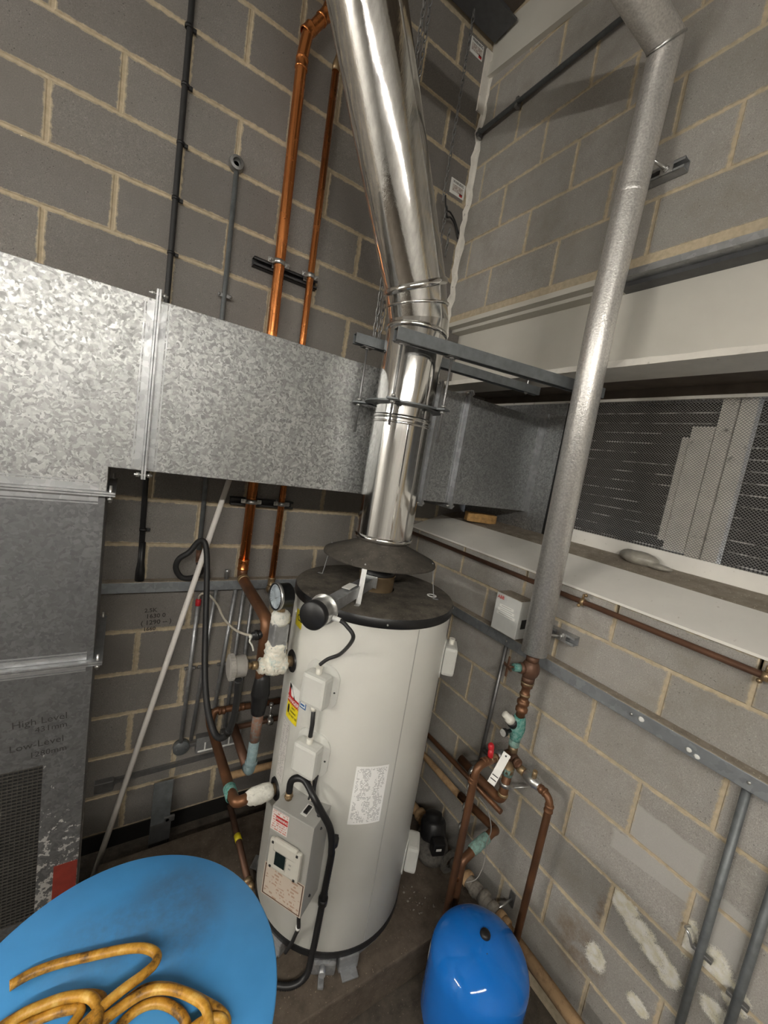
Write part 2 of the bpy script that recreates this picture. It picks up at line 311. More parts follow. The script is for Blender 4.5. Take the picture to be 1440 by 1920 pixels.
# ------------------------------------------------------------------ mesh builder
class MB:
    def __init__(s): s.v = []; s.f = []; s.sm = []; s.uv = None
    def add(s, vs, fs, smooth=False):
        o = len(s.v); s.v += [tuple(x) for x in vs]
        for f in fs: s.f.append(tuple(i + o for i in f)); s.sm.append(smooth)
        return s
    def box(s, a, b, bev=0.0):
        x0, x1 = sorted((a[0], b[0])); y0, y1 = sorted((a[1], b[1])); z0, z1 = sorted((a[2], b[2]))
        c = Vector(((x0 + x1) / 2, (y0 + y1) / 2, (z0 + z1) / 2))
        return s.obox(c, (x1 - x0, y1 - y0, z1 - z0), None, bev)
    def obox(s, c, size, axes=None, bev=0.0):
        c = Vector(c); ax = axes or (Vector((1, 0, 0)), Vector((0, 1, 0)), Vector((0, 0, 1)))
        h = [x / 2 for x in size]
        if bev <= 0:
            vs = [c + ax[0] * (h[0] * i) + ax[1] * (h[1] * j) + ax[2] * (h[2] * k) for k in (-1, 1) for j in (-1, 1) for i in (-1, 1)]
            return s.add(vs, [(0, 2, 3, 1), (4, 5, 7, 6), (0, 1, 5, 4), (2, 6, 7, 3), (0, 4, 6, 2), (1, 3, 7, 5)])
        bm = bmesh.new(); bmesh.ops.create_cube(bm, size=1.0)
        for v in bm.verts: v.co = Vector((v.co.x * size[0], v.co.y * size[1], v.co.z * size[2]))
        bmesh.ops.bevel(bm, geom=bm.edges[:], offset=min(bev, min(size) * .45), segments=2, profile=.6, affect='EDGES')
        bm.verts.index_update()
        vs = [c + ax[0] * v.co.x + ax[1] * v.co.y + ax[2] * v.co.z for v in bm.verts]
        fs = [tuple(v.index for v in f.verts) for f in bm.faces]; bm.free()
        return s.add(vs, fs)
    def rings(s, rings, smooth=True, caps=(True, True), closed=False):
        n = len(rings[0]); vs = [p for r in rings for p in r]; fs = []
        m = len(rings)
        for i in range(m if closed else m - 1):
            a = i * n; b = ((i + 1) % m) * n
            for j in range(n): fs.append((a + j, a + (j + 1) % n, b + (j + 1) % n, b + j))
        o = len(s.v); s.add(vs, fs, smooth)
        if not closed:
            if caps[0]: s.f.append(tuple(o + j for j in range(n))[::-1]); s.sm.append(False)
            if caps[1]: s.f.append(tuple(o + (m - 1) * n + j for j in range(n))); s.sm.append(False)
        return s
    def tube(s, pts, r, n=12, caps=True, closed=False):
        P = [Vector(p) for p in pts]; R = r if isinstance(r, (list, tuple)) else [r] * len(P)
        L = len(P); T = []
        for i in range(L):
            if closed: d = P[(i + 1) % L] - P[i - 1]
            else:
                d = Vector((0, 0, 0))
                if i > 0: d += (P[i] - P[i - 1]).normalized()
                if i < L - 1: d += (P[i + 1] - P[i]).normalized()
            T.append(d.normalized())
        u = T[0].orthogonal().normalized(); rs = []
        for i in range(L):
            u = (u - T[i] * u.dot(T[i])).normalized(); w_ = T[i].cross(u)
            k = 1.0
            if 0 < i < L - 1:
                c = (P[i] - P[i - 1]).normalized().dot(T[i]); k = 1.0
            rs.append([P[i] + (u * math.cos(2 * PI * j / n) + w_ * math.sin(2 * PI * j / n)) * R[i] * k for j in range(n)])
        return s.rings(rs, True, (caps, caps), closed)
    def cyl(s, a, b, r0, r1=None, n=20, caps=(True, True)):
        a = Vector(a); b = Vector(b); r1 = r0 if r1 is None else r1
        t = (b - a).normalized(); u = t.orthogonal().normalized(); w_ = t.cross(u)
        rs = [[p + (u * math.cos(2 * PI * j / n) + w_ * math.sin(2 * PI * j / n)) * r for j in range(n)] for p, r in ((a, r0), (b, r1))]
        return s.rings(rs, True, caps)
    def lathe(s, prof, org, axis=(0, 0, 1), n=40, smooth=True, caps=(True, True)):
        """profile of (radius, distance along axis)"""
        o = Vector(org); t = Vector(axis).normalized(); u = Vector((1, 0, 0)) if abs(t.z) > .9 else t.orthogonal().normalized()
        u = (u - t * u.dot(t)).normalized(); w_ = t.cross(u)
        rs = [[o + t * h + (u * math.cos(2 * PI * j / n) + w_ * math.sin(2 * PI * j / n)) * max(r, 1e-5) for j in range(n)] for r, h in prof]
        return s.rings(rs, smooth, caps)
    def hardlathe(s, prof, org, axis=(0, 0, 1), n=40):
        for a, b in zip(prof, prof[1:]): s.lathe([a, b], org, axis, n, True, (False, False))
        return s
    def sphere(s, c, r, n=16, m=10):
        c = Vector(c); r = r if isinstance(r, (tuple, list)) else (r, r, r)
        rs = []
        for i in range(m + 1):
            ph = -PI / 2 + PI * i / m; k = max(math.cos(ph), 1e-4)
            rs.append([c + Vector((r[0] * k * math.cos(2 * PI * j / n), r[1] * k * math.sin(2 * PI * j / n), r[2] * math.sin(ph))) for j in range(n)])
        return s.rings(rs, True, (False, False))
    def prism(s, poly, a, b, smooth=False):
        """poly: list of Vectors (closed outline), swept by vector b-a"""
        d = Vector(b) - Vector(a); p = [Vector(x) for x in poly]; n = len(p)
        vs = p + [x + d for x in p]; fs = [tuple(range(n))[::-1], tuple(range(n, 2 * n))] + [(i, (i + 1) % n, n + (i + 1) % n, n + i) for i in range(n)]
        return s.add(vs, fs, smooth)

OFF = {}
PROPS = ('label', 'category', 'group', 'kind')
def thing(name, label, cat, loc, group=None, kind=None):
    o = bpy.data.objects.new(name, None); COL.objects.link(o); o.location = loc; o.empty_display_size = .05
    OFF[o] = Vector(loc)
    if label: o['label'] = label
    if cat: o['category'] = cat
    if group: o['group'] = group
    if kind: o['kind'] = kind
    return o
def part(name, mb, mat, parent=None, base=None, label=None, cat=None, group=None, kind=None, uv=None):
    off = OFF[parent] if parent else Vector(base if base else (0, 0, 0))
    me = bpy.data.meshes.new(name); me.from_pydata([(v[0] - off.x, v[1] - off.y, v[2] - off.z) for v in mb.v], [], mb.f)
    me.polygons.foreach_set('use_smooth', mb.sm)
    if uv:
        l = me.uv_layers.new(name='UVMap')
        for lp in me.loops: l.data[lp.index].uv = uv[lp.vertex_index]
    me.materials.append(mat); me.update()
    bm = bmesh.new(); bm.from_mesh(me); bmesh.ops.recalc_face_normals(bm, faces=bm.faces); bm.to_mesh(me); bm.free()
    o = bpy.data.objects.new(name, me); COL.objects.link(o)
    if parent: o.parent = parent
    else: o.location = off
    OFF[o] = off
    if label: o['label'] = label
    if cat: o['category'] = cat
    if group: o['group'] = group
    if kind: o['kind'] = kind
    return o
def V(*a): return Vector(a)
def fillet(pts, rad, seg=6):
    P = [Vector(p) for p in pts]; out = [P[0]]
    for i in range(1, len(P) - 1):
        a = (P[i - 1] - P[i]); b = (P[i + 1] - P[i]); la = a.length; lb = b.length
        a.normalize(); b.normalize(); ang = a.angle(b)
        if ang > PI - .02: out.append(P[i]); continue
        d = min(rad / math.tan(ang / 2), la * .48, lb * .48)
        p0 = P[i] + a * d; p1 = P[i] + b * d
        for k in range(seg + 1):
            t = k / seg; out.append(p0 * (1 - t) ** 2 + P[i] * (2 * t * (1 - t)) + p1 * t ** 2)
    out.append(P[-1]); return out
def spline(pts, seg=6, closed=False):
    P = [Vector(p) for p in pts]; n = len(P); out = []
    for i in range(n if closed else n - 1):
        if closed: p0, p1, p2, p3 = P[i - 1], P[i], P[(i + 1) % n], P[(i + 2) % n]
        else: p0, p1, p2, p3 = P[max(i - 1, 0)], P[i], P[i + 1], P[min(i + 2, n - 1)]
        for k in range(seg):
            t = k / seg
            out.append(.5 * ((2 * p1) + (-p0 + p2) * t + (2 * p0 - 5 * p1 + 4 * p2 - p3) * t * t + (-p0 + 3 * p1 - 3 * p2 + p3) * t ** 3))
    if not closed: out.append(P[-1])
    return out
def text_mb(txt, size, fn, bold=False, align='CENTER', res=2, sx=1.0):
    """flat lettering; fn maps (x, y) of the writing to a point in the room"""
    c = bpy.data.curves.new('lettering', 'FONT'); c.body = txt; c.size = size; c.align_x = align; c.align_y = 'CENTER'; c.resolution_u = res
    if bold: c.offset = size * .018
    o = bpy.data.objects.new('lettering', c); COL.objects.link(o)
    bpy.context.view_layer.update()
    me = bpy.data.meshes.new_from_object(o.evaluated_get(bpy.context.evaluated_depsgraph_get()))
    mb = MB(); mb.add([fn(v.co.x * sx, v.co.y) for v in me.vertices], [tuple(p.vertices) for p in me.polygons])
    bpy.data.objects.remove(o); bpy.data.curves.remove(c); bpy.data.meshes.remove(me)
    return mb
def plane_fn(org, r, u, n, eps=.0012):
    org = Vector(org); r = Vector(r); u = Vector(u); n = Vector(n)
    return lambda x, y: org + r * x + u * y + n * eps
def quad(fn, x0, y0, x1, y1):
    mb = MB(); mb.add([fn(x0, y0), fn(x1, y0), fn(x1, y1), fn(x0, y1)], [(0, 1, 2, 3)]); return mb, [(0, 0), (1, 0), (1, 1), (0, 1)]

# ================================================================== ROOM
BH = .215; BW = .440; J = .010
def block_mesh(wd, ht, mat):
    """one block, front face toward -Y, front edges chamfered"""
    key = ('blk', round(wd, 4), round(ht, 4), mat.name)
    if key in MATS: return MATS[key]
    c = .0035; d = .03
    vs = [(0, c, 0), (wd, c, 0), (wd, c, ht), (0, c, ht), (c, 0, c), (wd - c, 0, c), (wd - c, 0, ht - c), (c, 0, ht - c), (0, d, 0), (wd, d, 0), (wd, d, ht), (0, d, ht)]
    fs = [(4, 5, 6, 7), (0, 1, 5, 4), (1, 2, 6, 5), (2, 3, 7, 6), (3, 0, 4, 7), (0, 8, 9, 1), (1, 9, 10, 2), (2, 10, 11, 3), (3, 11, 8, 0)]
    me = bpy.data.meshes.new('block'); me.from_pydata(vs, [], fs); me.materials.append(mat); me.update(); MATS[key] = me; return me
def lay(parent, mat, start, end, z, ht, heads, place, rotz):
    """blocks of one course between start and end, cut at the given head joints"""
    e = [start] + sorted(h for h in heads if start + .03 < h < end - .03) + [end]
    for a, b in zip(e, e[1:]):
        a2 = a + (J / 2 if a > start else 0); b2 = b - (J / 2 if b < end else 0)
        me = block_mesh(b2 - a2, ht, mat)
        o = bpy.data.objects.new('block', me); COL.objects.link(o)
        o.parent = parent; o.location = place(a2, z); o.rotation_euler = (0, 0, rotz)
CEIL = lambda y: 4.96

# left wall (runs along X at Y = 0)
mb = MB(); mb.box((-9.0, .004, 0), (.9, .16, 5.15))
wall_left = part('wall_left', mb, m_mortar, kind='structure')
for k in range(-5, 16):
    ztop = 3.70 - .225 * k; ht = BH
    if ztop - .225 > 4.95: continue
    off = -1.830 + (0 if k % 2 == 0 else .225)
    heads = [off + .45 * n for n in range(-8, 8)]
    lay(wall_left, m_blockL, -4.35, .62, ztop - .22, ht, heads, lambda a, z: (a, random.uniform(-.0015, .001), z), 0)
# black band under the lowest course
mb = MB(); mb.box((-9.0, -.002, 0), (0.0, .01, .098)); part('damp_course', mb, m_bitumen, wall_left)
# far run of the wall, out of the frame: joined courses
mb = MB()
for k in range(-5, 16):
    off = -1.830 + (0 if k % 2 == 0 else .225)
    for n in range(-18, -5):
        a = off + .45 * n; z = 3.70 - .225 * k - .22
        if a < -9.0 or a + BW > -4.36: continue
        mb.box((a + J / 2, -.001, z), (a + BW + J / 2, .02, z + BH))
part('distant_courses', mb, m_blockL, wall_left, kind='stuff')

# right wall (runs along -Y at X = 0), opening above the sill
mb = MB(); mb.box((.004, -6.4, 0), (.50, 0, 1.80)); mb.box((.004, -6.4, 3.22), (.50, 0, 5.1)); mb.box((.004, -6.4, 1.80), (.50, -4.30, 3.22))
wall_right = part('wall_right', mb, m_mortar, kind='structure')
for k in range(-5, 16):
    ztop = 3.70 - .225 * k
    if 2 <= k <= 7: continue
    if k <= 1: base = .103
    else: base = .540
    heads = [base + .225 * (k % 2) + .45 * n for n in range(-3, 14)]
    ht = BH; z = ztop - .22
    if k == 8: ht = 1.840 - z
    if k == 1: z = 3.255 - .002; ht = 3.475 - .005 - z
    if z + ht > 4.97: ht = 4.97 - z
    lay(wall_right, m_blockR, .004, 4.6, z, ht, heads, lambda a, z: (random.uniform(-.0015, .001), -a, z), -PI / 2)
# other sides, floor, roof
mb = MB(); mb.box((-9.0, -6.4, 0), (.5, -6.25, 5.1)); part('wall_rear', mb, m_far, kind='structure')
mb = MB(); mb.box((-9.15, -6.4, 0), (-9.0, .16, 5.1)); part('wall_far', mb, m_far, kind='structure')
mb = MB(); mb.box((-9.15, -6.4, -.12), (.9, .16, 0)); part('floor', mb, m_floor, kind='structure')
mb = MB(); mb.prism([(-9.15, .16, CEIL(.16)), (-9.15, -6.4, CEIL(-6.4)), (-9.15, -6.4, CEIL(-6.4) + .08), (-9.15, .16, CEIL(.16) + .08)], (0, 0, 0), (10.05, 0, 0))
ceiling = part('ceiling', mb, m_ceil, kind='structure')
mb = MB(); mb.prism([(-.9, .0, CEIL(0) - .012), (-.9, -4.6, CEIL(-4.6) - .012), (-.9, -4.6, CEIL(-4.6)), (-.9, .0, CEIL(0))], (0, 0, 0), (.9, 0, 0))
part('roof_board', mb, m_board, ceiling)
# steel roof beam along the left wall
t = thing('roof_beam', 'dark steel roof beam above the left wall at the very top corner', 'beam', (-2.0, -.12, 4.83))
mb = MB(); mb.box((-9.0, -.20, 4.83), (-.03, -.03, 4.842)); part('bottom_flange', mb, m_greybeam, t)
mb = MB(); mb.box((-9.0, -.122, 4.842), (-.03, -.108, 4.95)); part('web', mb, m_greybeam, t)
# timber wall plate on the right wall, following the roof
def sl(y, z0): return z0 + .125 * y
mb = MB(); mb.prism([(-.03, -.0, 4.665), (-.03, -4.6, sl(-4.6, 4.665)), (-.03, -4.6, sl(-4.6, 4.74)), (-.03, -.0, 4.74)], (0, 0, 0), (.03, 0, 0))
t1 = part('trim_1', mb, m_web, kind='structure')
mb = MB(); mb.prism([(-.012, -.0, 4.742), (-.012, -4.6, sl(-4.6, 4.742)), (-.012, -4.6, sl(-4.6, 4.93)), (-.012, -.0, 4.93)], (0, 0, 0), (.012, 0, 0))
part('upper_board', mb, m_web, t1)
# sealant strip in the corner
pts = []; prof = []
mb = MB(); rnd = random.Random(3); zs = [1.87 + i * .045 for i in range(65)]
rs = []
for z in zs:
    a = .028 + rnd.uniform(-.013, .014); b = .026 + rnd.uniform(-.010, .014)
    rs.append([V(0, 0, z), V(-a, -.001, z), V(-a * .9, -.004, z), V(-.010, -.010, z), V(-.004, -b * .9, z), V(-.001, -b, z)])
rs = [r for r in rs if r[0].z > 3.0]
mb.rings(rs, False); part('trim_2', mb, m_caulk, kind='structure')
mb = MB(); mb.box((-.062, -.012, 4.46), (-.004, -.002, 4.80)); part('trim_3', mb, m_dirtywhite, kind='structure')

# steel beam over the louvre
t = thing('lintel_beam', 'long cream painted steel beam over the louvre with a grey right half on top', 'beam', (0, -2.3, 2.811))
def strip(name, x0, x1, z0, z1, mat, y0=0.0, y1=-4.6):
    mb = MB(); mb.box((x0, y0, z0), (x1, y1, z1)); return part(name, mb, mat, t)
strip('top_plate', .0, .30, 3.19, 3.217, m_web, 0, -1.11); strip('top_plate', .0, .30, 3.19, 3.217, m_zinc, -1.11)
strip('top_flange', .05, .30, 3.172, 3.19, m_web, 0, -1.11); strip('top_flange', .05, .30, 3.172, 3.19, m_greybeam, -1.11)
mb = MB(); mb.box((.118, 0, 2.837), (.14, -4.6, 3.172)); part('web', mb, m_web, t)
mb = MB(); ys = [0 - i * .046 for i in range(101)]; rr = random.Random(5)
rs = [[V(rr.uniform(0, .003), y, 2.811), V(rr.uniform(0, .003), y, 2.837 + rr.uniform(-.002, .003)), V(.22, y, 2.837), V(.22, y, 2.811)] for y in ys]
mb.rings(rs, False); part('bottom_flange', mb, m_flaky, t)
mb = MB(); mb.box((.0005, -.0, 3.217), (.30, -4.6, 3.255)); part('mortar_bed', mb, m_mortar, t)

# ---------------------------------------------------------------- louvre window
win = part('window_1', MB().box((.46, -4.30, 2.775), (.56, -.0, 2.90)).box((.22, -4.30, 2.83), (.56, 0, 2.90)), m_board, kind='structure')
mb = MB(); mb.box((.44, -4.3, 2.768), (.462, -.0, 2.782)); part('head_bead', mb, m_dirtywhite, win)
mb = MB()  # sloping white sill apron with a bottom return
mb.prism([(-.008, 0, 1.852), (.25, 0, 1.945), (.25, 0, 1.925), (.0, 0, 1.842), (-.008, 0, 1.842)], (0, 0, 0), (0, -4.3, 0)); part('sill_apron', mb, m_white, win)
mb = MB(); rr = random.Random(11); nx = 8; ny = 90
for i in range(nx):
    for j in range(ny):
        x = .252 + .20 * i / (nx - 1); y = -4.3 * j / (ny - 1)
        mb.v.append((x, y, 1.945 + .038 * (i / (nx - 1)) + (rr.uniform(0, .006) if 0 < i < nx - 1 else 0)))
for i in range(nx - 1):
    for j in range(ny - 1):
        a = i * ny + j; mb.f.append((a, a + 1, a + ny + 1, a + ny)); mb.sm.append(True)
part('dusty_ledge', mb, m_ledge, win)
mb = MB(); mb.box((.252, -4.3, 1.80), (.50, 0, 1.940)); part('sill_base', mb, m_ledge, win)
mb = MB(); mb.box((.448, -4.3, 1.975), (.47, -.735, 2.055)); part('upstand', mb, m_white, win)
# expanded metal guard: diagonal strands, both ways
mb = MB(); y0, y1, z0, z1 = -4.28, -.72, 2.045, 2.772; p = .0140; ht = z1 - z0; k = .90
def strand(ya, za, yb, zb, x):
    d = V(0, yb - ya, zb - za); d.normalize(); n = V(0, -d.z, d.y) * .0008
    a = V(x, ya, za); b = V(x, yb, zb); e = V(.0014, 0, 0)
    mb.add([a - n - e, a + n - e, a + n + e, a - n + e, b - n - e, b + n - e, b + n + e, b - n + e], [(0, 1, 5, 4), (1, 2, 6, 5), (2, 3, 7, 6), (3, 0, 4, 7)])
yy = y0 - ht / k
while yy < y1:
    ya, za, yb, zb = yy, z0, yy + ht / k, z1
    if ya < y0: za += (y0 - ya) * k; ya = y0
    if yb > y1: zb -= (yb - y1) * k; yb = y1
    if yb > ya: strand(ya, za, yb, zb, .452)
    ya, za, yb, zb = yy, z1, yy + ht / k, z0
    if ya < y0: za -= (y0 - ya) * k; ya = y0
    if yb > y1: zb += (yb - y1) * k; yb = y1
    if yb > ya: strand(ya, za, yb, zb, .4545)
    yy += p
part('wire_guard', mb, m_meshw, win, kind='stuff')
# louvre blades behind
zz = 2.06
while zz < 2.79:
    mb = MB(); mb.prism([(.56, -4.3, zz + .002), (.60, -4.3, zz - .068), (.60, -4.3, zz - .073), (.56, -4.3, zz - .003)], (0, 0, 0), (0, 4.3, 0))
    b = part('louvre_blade', mb, m_slat, win)
    mb = MB(); mb.box((.5585, -4.3, zz - .004), (.5615, 0, zz + .0015)); part('slit_light_strip', mb, m_slitlight, b); zz += .0515  # pale strip added on each blade edge in place of bright slits
mb = MB(); mb.box((.65, -1.42, 1.9), (.66, -.0, 2.9)); part('back_board', mb, m_slat, win)
def post(x0, x1, ya, yb, za, zb, m):
    mb = MB(); mb.box((x0, ya, za), (x1, yb, zb), .004); part('mullion', mb, m, win)
post(.472, .53, -1.505, -1.445, 2.0, 2.775, m_dirtywhite); post(.475, .53, -1.57, -1.510, 2.0, 2.775, m_dirtywhite)
post(.48, .54, -1.44, -1.35, 2.06, 2.65, m_dirtywhite); post(.49, .55, -1.345, -1.315, 2.10, 2.60, m_dirtywhite)

# ---------------------------------------------------------------- plinth
t = thing('concrete_plinth', 'low brown concrete plinth under the cream water heater', 'plinth', (-.7, -.7, 0))
mb = MB(); mb.box((-1.70, -1.188, 0), (-.02, -.245, .17), .008); part('slab', mb, m_plinth, t)
rr = random.Random(4); mb = MB()
for i in range(26):
    x = rr.uniform(-.42, -.30); y = rr.uniform(-1.12, -.75); mb.sphere((x, y, .172), (rr.uniform(.002, .007), rr.uniform(.002, .007), .003), 6, 4)
part('plaster_crumbs', mb, m_greyw, t, kind='stuff')

# ================================================================== LAMPS (behind the camera)
def batten(a, b, label, tm, wd=.06):
    a = V(*a); b = V(*b); d = (b - a).normalized(); mid = (a + b) / 2; side = V(-d.y, d.x, 0)
    t = thing('fluorescent_batten', label, 'lamp', mid, 'battens behind the viewpoint')
    L = (b - a).length
    mb = MB(); mb.obox(mid + V(0, 0, .055), (L, .10, .05), (d, side, V(0, 0, 1)), .006); part('gear_tray', mb, m_paper, t)
    mb = MB(); mb.obox(mid + V(0, 0, .007), (L - .06, wd, .045), (d, side, V(0, 0, 1)), .02); part('lit_diffuser', mb, tm, t)
    for e, s_ in ((a, 1), (b, -1)):
        mb = MB(); mb.obox(e + d * s_ * .015 + V(0, 0, .005), (.03, .112, .075), (d, side, V(0, 0, 1)), .004); part('lamp_holder', mb, m_paper, t)
        q = e + d * s_ * .25
        mb = MB(); mb.cyl(q + V(0, 0, .08), (q.x, q.y, CEIL(q.y)), .004, None, 6); part('suspension_rod', mb, m_steeld, t)
batten((-4.55, -3.62, 3.12), (-3.05, -3.62, 3.12), 'lit fluorescent batten on rods behind the viewpoint, left of two in line', m_tube)
batten((-2.95, -3.62, 3.12), (-1.45, -3.62, 3.12), 'lit fluorescent batten on rods behind the viewpoint, right of two in line', m_tube)
batten((-7.0, -2.25, 3.12), (-7.0, -.35, 3.12), 'lit fluorescent batten far off along the left wall', m_tubefar, .10)

# ================================================================== DUCT
duct = thing('ventilation_duct', 'large galvanised sheet duct along the left wall with a leg down to the floor', 'duct', (-2.1, -.38, 0))
YF, YB = -.56, -.20; ZB, ZT = 2.092, 2.675
def sec(mbx, mat, label=None): return part('duct_section', mbx, mat, duct, label=label)
sec(MB().box((-2.56, YF, ZB), (-1.668, YB, ZT), .002).box((-2.56, YF, 2.005), (-1.766, YB, ZB + .003), .002), m_galv)
sec(MB().box((-1.658, YF, ZB), (-.422, YB, ZT), .002), m_galv)
sec(MB().box((-.412, YF, ZB), (-.213, YB, ZT), .002), m_galvmid); sec(MB().box((-.203, YF, ZB), (.437, YB, ZT), .002), m_galvmid)
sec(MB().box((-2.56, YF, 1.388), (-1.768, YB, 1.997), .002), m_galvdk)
# lower leg with a grille opening
mb = MB(); gx0, gx1, gz0, gz1 = -2.46, -1.892, .36, 1.0
mb.box((-2.56, YF, .02), (gx0, YB, 1.38)).box((gx1, YF, .02), (-1.768, YB, 1.38)).box((gx0, YF, gz1), (gx1, YB, 1.38)).box((gx0, YF, .02), (gx1, YB, gz0)).box((gx0, YB - .03, gz0), (gx1, YB, gz1))
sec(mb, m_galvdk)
gr = part('air_grille', MB().box((gx0, YF + .02, gz0), (gx1, YF + .03, gz1)), m_dark, duct, label='dark fine wire grille in the duct leg')
mb = MB(); z = gz0
while z < gz1: mb.box((gx0, YF + .001, z), (gx1, YF + .005, z + .004)); z += .0135
x = gx0
while x < gx1: mb.box((x, YF + .003, gz0), (x + .0025, YF + .007, gz1)); x += .0135
part('grille_wires', mb, m_gril, gr, kind='stuff')
# red-oxide patch and writing
part('red_patch', MB().box((-1.842, YF - .003, .05), (-1.770, YF - .0002, .56)), m_redoxide, duct, label='dark red painted patch at the foot of the duct leg')
fn = plane_fn((-1.905, YF, 1.142), (.995, 0, .06), (-.06, 0, 1), (0, -1, 0))
for txt, x, y, s_ in (('High Level', 0, .036, .036), ('431mm', .03, .002, .030), ('Low-Level', -.01, -.052, .036), ('1280mm', .02, -.092, .030)):
    part('marker_writing', text_mb(txt, s_, lambda a, b, x=x, y=y: fn(a + x, b + y)), m_marker, duct)
def rim_v(x, dx, zlo=ZB, zhi=ZT, mat=m_zinc):
    """upright bolted flange round the duct at x"""
    mb = MB(); e = .028
    for q in (-.004, .004):
        a, b = x + q - .003, x + q + .003
        mb.box((a, YF - e, zlo - e), (b, YF, zhi + e)).box((a, YB, zlo - e), (b, YB + e, zhi + e)).box((a, YF, zhi), (b, YB, zhi + e)).box((a, YF, zlo - e), (b, YB, zlo))
    for q in (-1, 1):
        mb.box((x + q * .008, YF - .004, zlo + .01), (x + q * (.008 + dx), YF, zhi - .01)).box((x + q * (.012 + dx), YF - .0025, zlo + .01), (x + q * (.016 + dx), YF, zhi - .01))
    f = part('flange', mb, mat, duct)
    for z in (zlo - .014, zhi + .014):
        mb = MB(); mb.cyl((x - .028, YF - .012, z), (x + .028, YF - .012, z), .0045, None, 8); mb.cyl((x - .022, YF - .012, z), (x - .012, YF - .012, z), .009, None, 6); mb.cyl((x + .012, YF - .012, z), (x + .022, YF - .012, z), .009, None, 6)
        part('bolt', mb, m_steel, f)
def rim_h(z, dz, x0=-2.56, x1=-1.768):
    mb = MB(); e = .028
    for q in (-.004, .004):
        a, b = z + q - .003, z + q + .003
        mb.box((x0 - e, YF - e, a), (x1 + e, YF, b)).box((x0 - e, YB, a), (x1 + e, YB + e, b)).box((x1, YF, a), (x1 + e, YB, b)).box((x0 - e, YF, a), (x0, YB, b))
    for q in (-1, 1):
        mb.box((x0, YF - .005, z + q * .008), (x1 - .02, YF, z + q * (.008 + dz))).box((x0, YF - .003, z + q * (.013 + dz)), (x1 - .02, YF, z + q * (.017 + dz)))
    f = part('flange', mb, m_zinc, duct)
    for y in (YF - .013, YB + .013):
        mb = MB(); mb.cyl((x1 + .014, y, z - .030), (x1 + .014, y, z + .03), .0045, None, 8); mb.cyl((x1 + .014, y, z - .022), (x1 + .014, y, z - .012), .009, None, 6); part('bolt', mb, m_steel, f)
rim_v(-1.663, .022); rim_v(-.417, .022, mat=m_zinc); rim_v(-.208, .016)
rim_h(2.001, .022); rim_h(1.384, .020)
# end spigot angle and blanking plate in the louvre opening
mb = MB(); mb.box((.437, -.715, 1.958), (.446, -.03, 2.768)); part('blanking_plate', mb, m_galvmid, duct)
mb = MB()
mb.box((.405, YF - .004, ZB), (.437, YF, ZT)).box((.430, YF - .035, ZB - .03), (.437, YF, ZT + .03)).box((.430, YF, ZT), (.437, YB, ZT + .03)).box((.430, YF, ZB - .03), (.437, YB, ZB))
part('angle_collar', mb, m_zinc, duct)
mb = MB(); mb.box((.436, -.735, 1.958), (.447, -.715, 2.768)); part('edge_gap_dark', mb, m_black, duct)  # black strip standing in for the shade inside the plate's edge gap
# wood offcut and litter on the ledge
mb = MB(); mb.obox((.30, -.33, 1.993), (.20, .075, .06), (V(.88, -.47, 0), V(.47, .88, 0), V(0, 0, 1)), .006)
part('wood_offcut', mb, m_wood, base=(.30, -.33, 1.96), label='raw softwood offcut on the dirty ledge under the duct end', cat='wood block')
mb = MB(); mb.sphere((.38, -1.31, 2.0), (.05, .085, .035), 14, 8); mb.sphere((.41, -1.25, 2.0), (.04, .05, .03), 12, 8); mb.sphere((.37, -1.40, 1.985), (.03, .06, .014), 12, 8)
part('crumpled_bag', mb, m_bag, base=(.38, -1.31, 1.955), label='dusty crumpled plastic bag on the ledge below the wire mesh', cat='bag')

# ================================================================== FLUE
AX = V(-.741, -.764, 0)
def ax(z): return V(AX.x, AX.y, z)
flue = thing('flue_pipe', 'polished stainless twin wall flue rising from the water heater and leaning left', 'flue', ax(1.90))
FR = .124
E0 = ax(2.884); D = V(-.586, -.133, 1.0)
b1 = ax(2.852); b2 = E0 + D * .085; top = E0 + D * 1.62
def sweep(pts, r, name, mat, n=48, caps=(False, False)):
    """mitred round section"""
    P = [Vector(p) for p in pts]; rs = []
    u0 = V(1, 0, 0)
    for i, p in enumerate(P):
        if i == 0: nrm = (P[1] - p).normalized()
        elif i == len(P) - 1: nrm = (p - P[-2]).normalized()
        else: nrm = ((p - P[i - 1]).normalized() + (P[i + 1] - p).normalized()).normalized()
        t_ = (P[1] - P[0]).normalized() if i == 0 else (p - P[i - 1]).normalized()
        u = (u0 - t_ * u0.dot(t_)).normalized(); v_ = t_.cross(u); ring = []
        for j in range(n):
            q = p + (u * math.cos(2 * PI * j / n) + v_ * math.sin(2 * PI * j / n)) * r
            k = (p - q).dot(nrm) / t_.dot(nrm); ring.append(q + t_ * k)
        rs.append(ring)
    return rs
allr = sweep([ax(1.925), ax(2.497), ax(2.80), b1, b2, top], FR, '', None)
def seg(i, j, name, label=None):
    mb = MB(); mb.rings(allr[i:j + 1], True, (False, False)); return part(name, mb, m_flue, flue, label=label)
s1 = seg(0, 1, 'lower_section'); s2 = seg(1, 2, 'middle_section'); s3 = seg(2, 3, 'bend_collar'); s4 = seg(3, 4, 'bend'); s5 = seg(4, 5, 'leaning_section')
def bead(ring_c, nrm, r, parent, h=.012, o=.006):
    mb = MB(); nrm = Vector(nrm).normalized(); mb.lathe([(r - .002, -h), (r + o * .7, -h * .7), (r + o, 0), (r + o * .7, h * .7), (r - .002, h)], ring_c, nrm, 48, True, (False, False)); return part('bead_ring', mb, m_flue, flue)
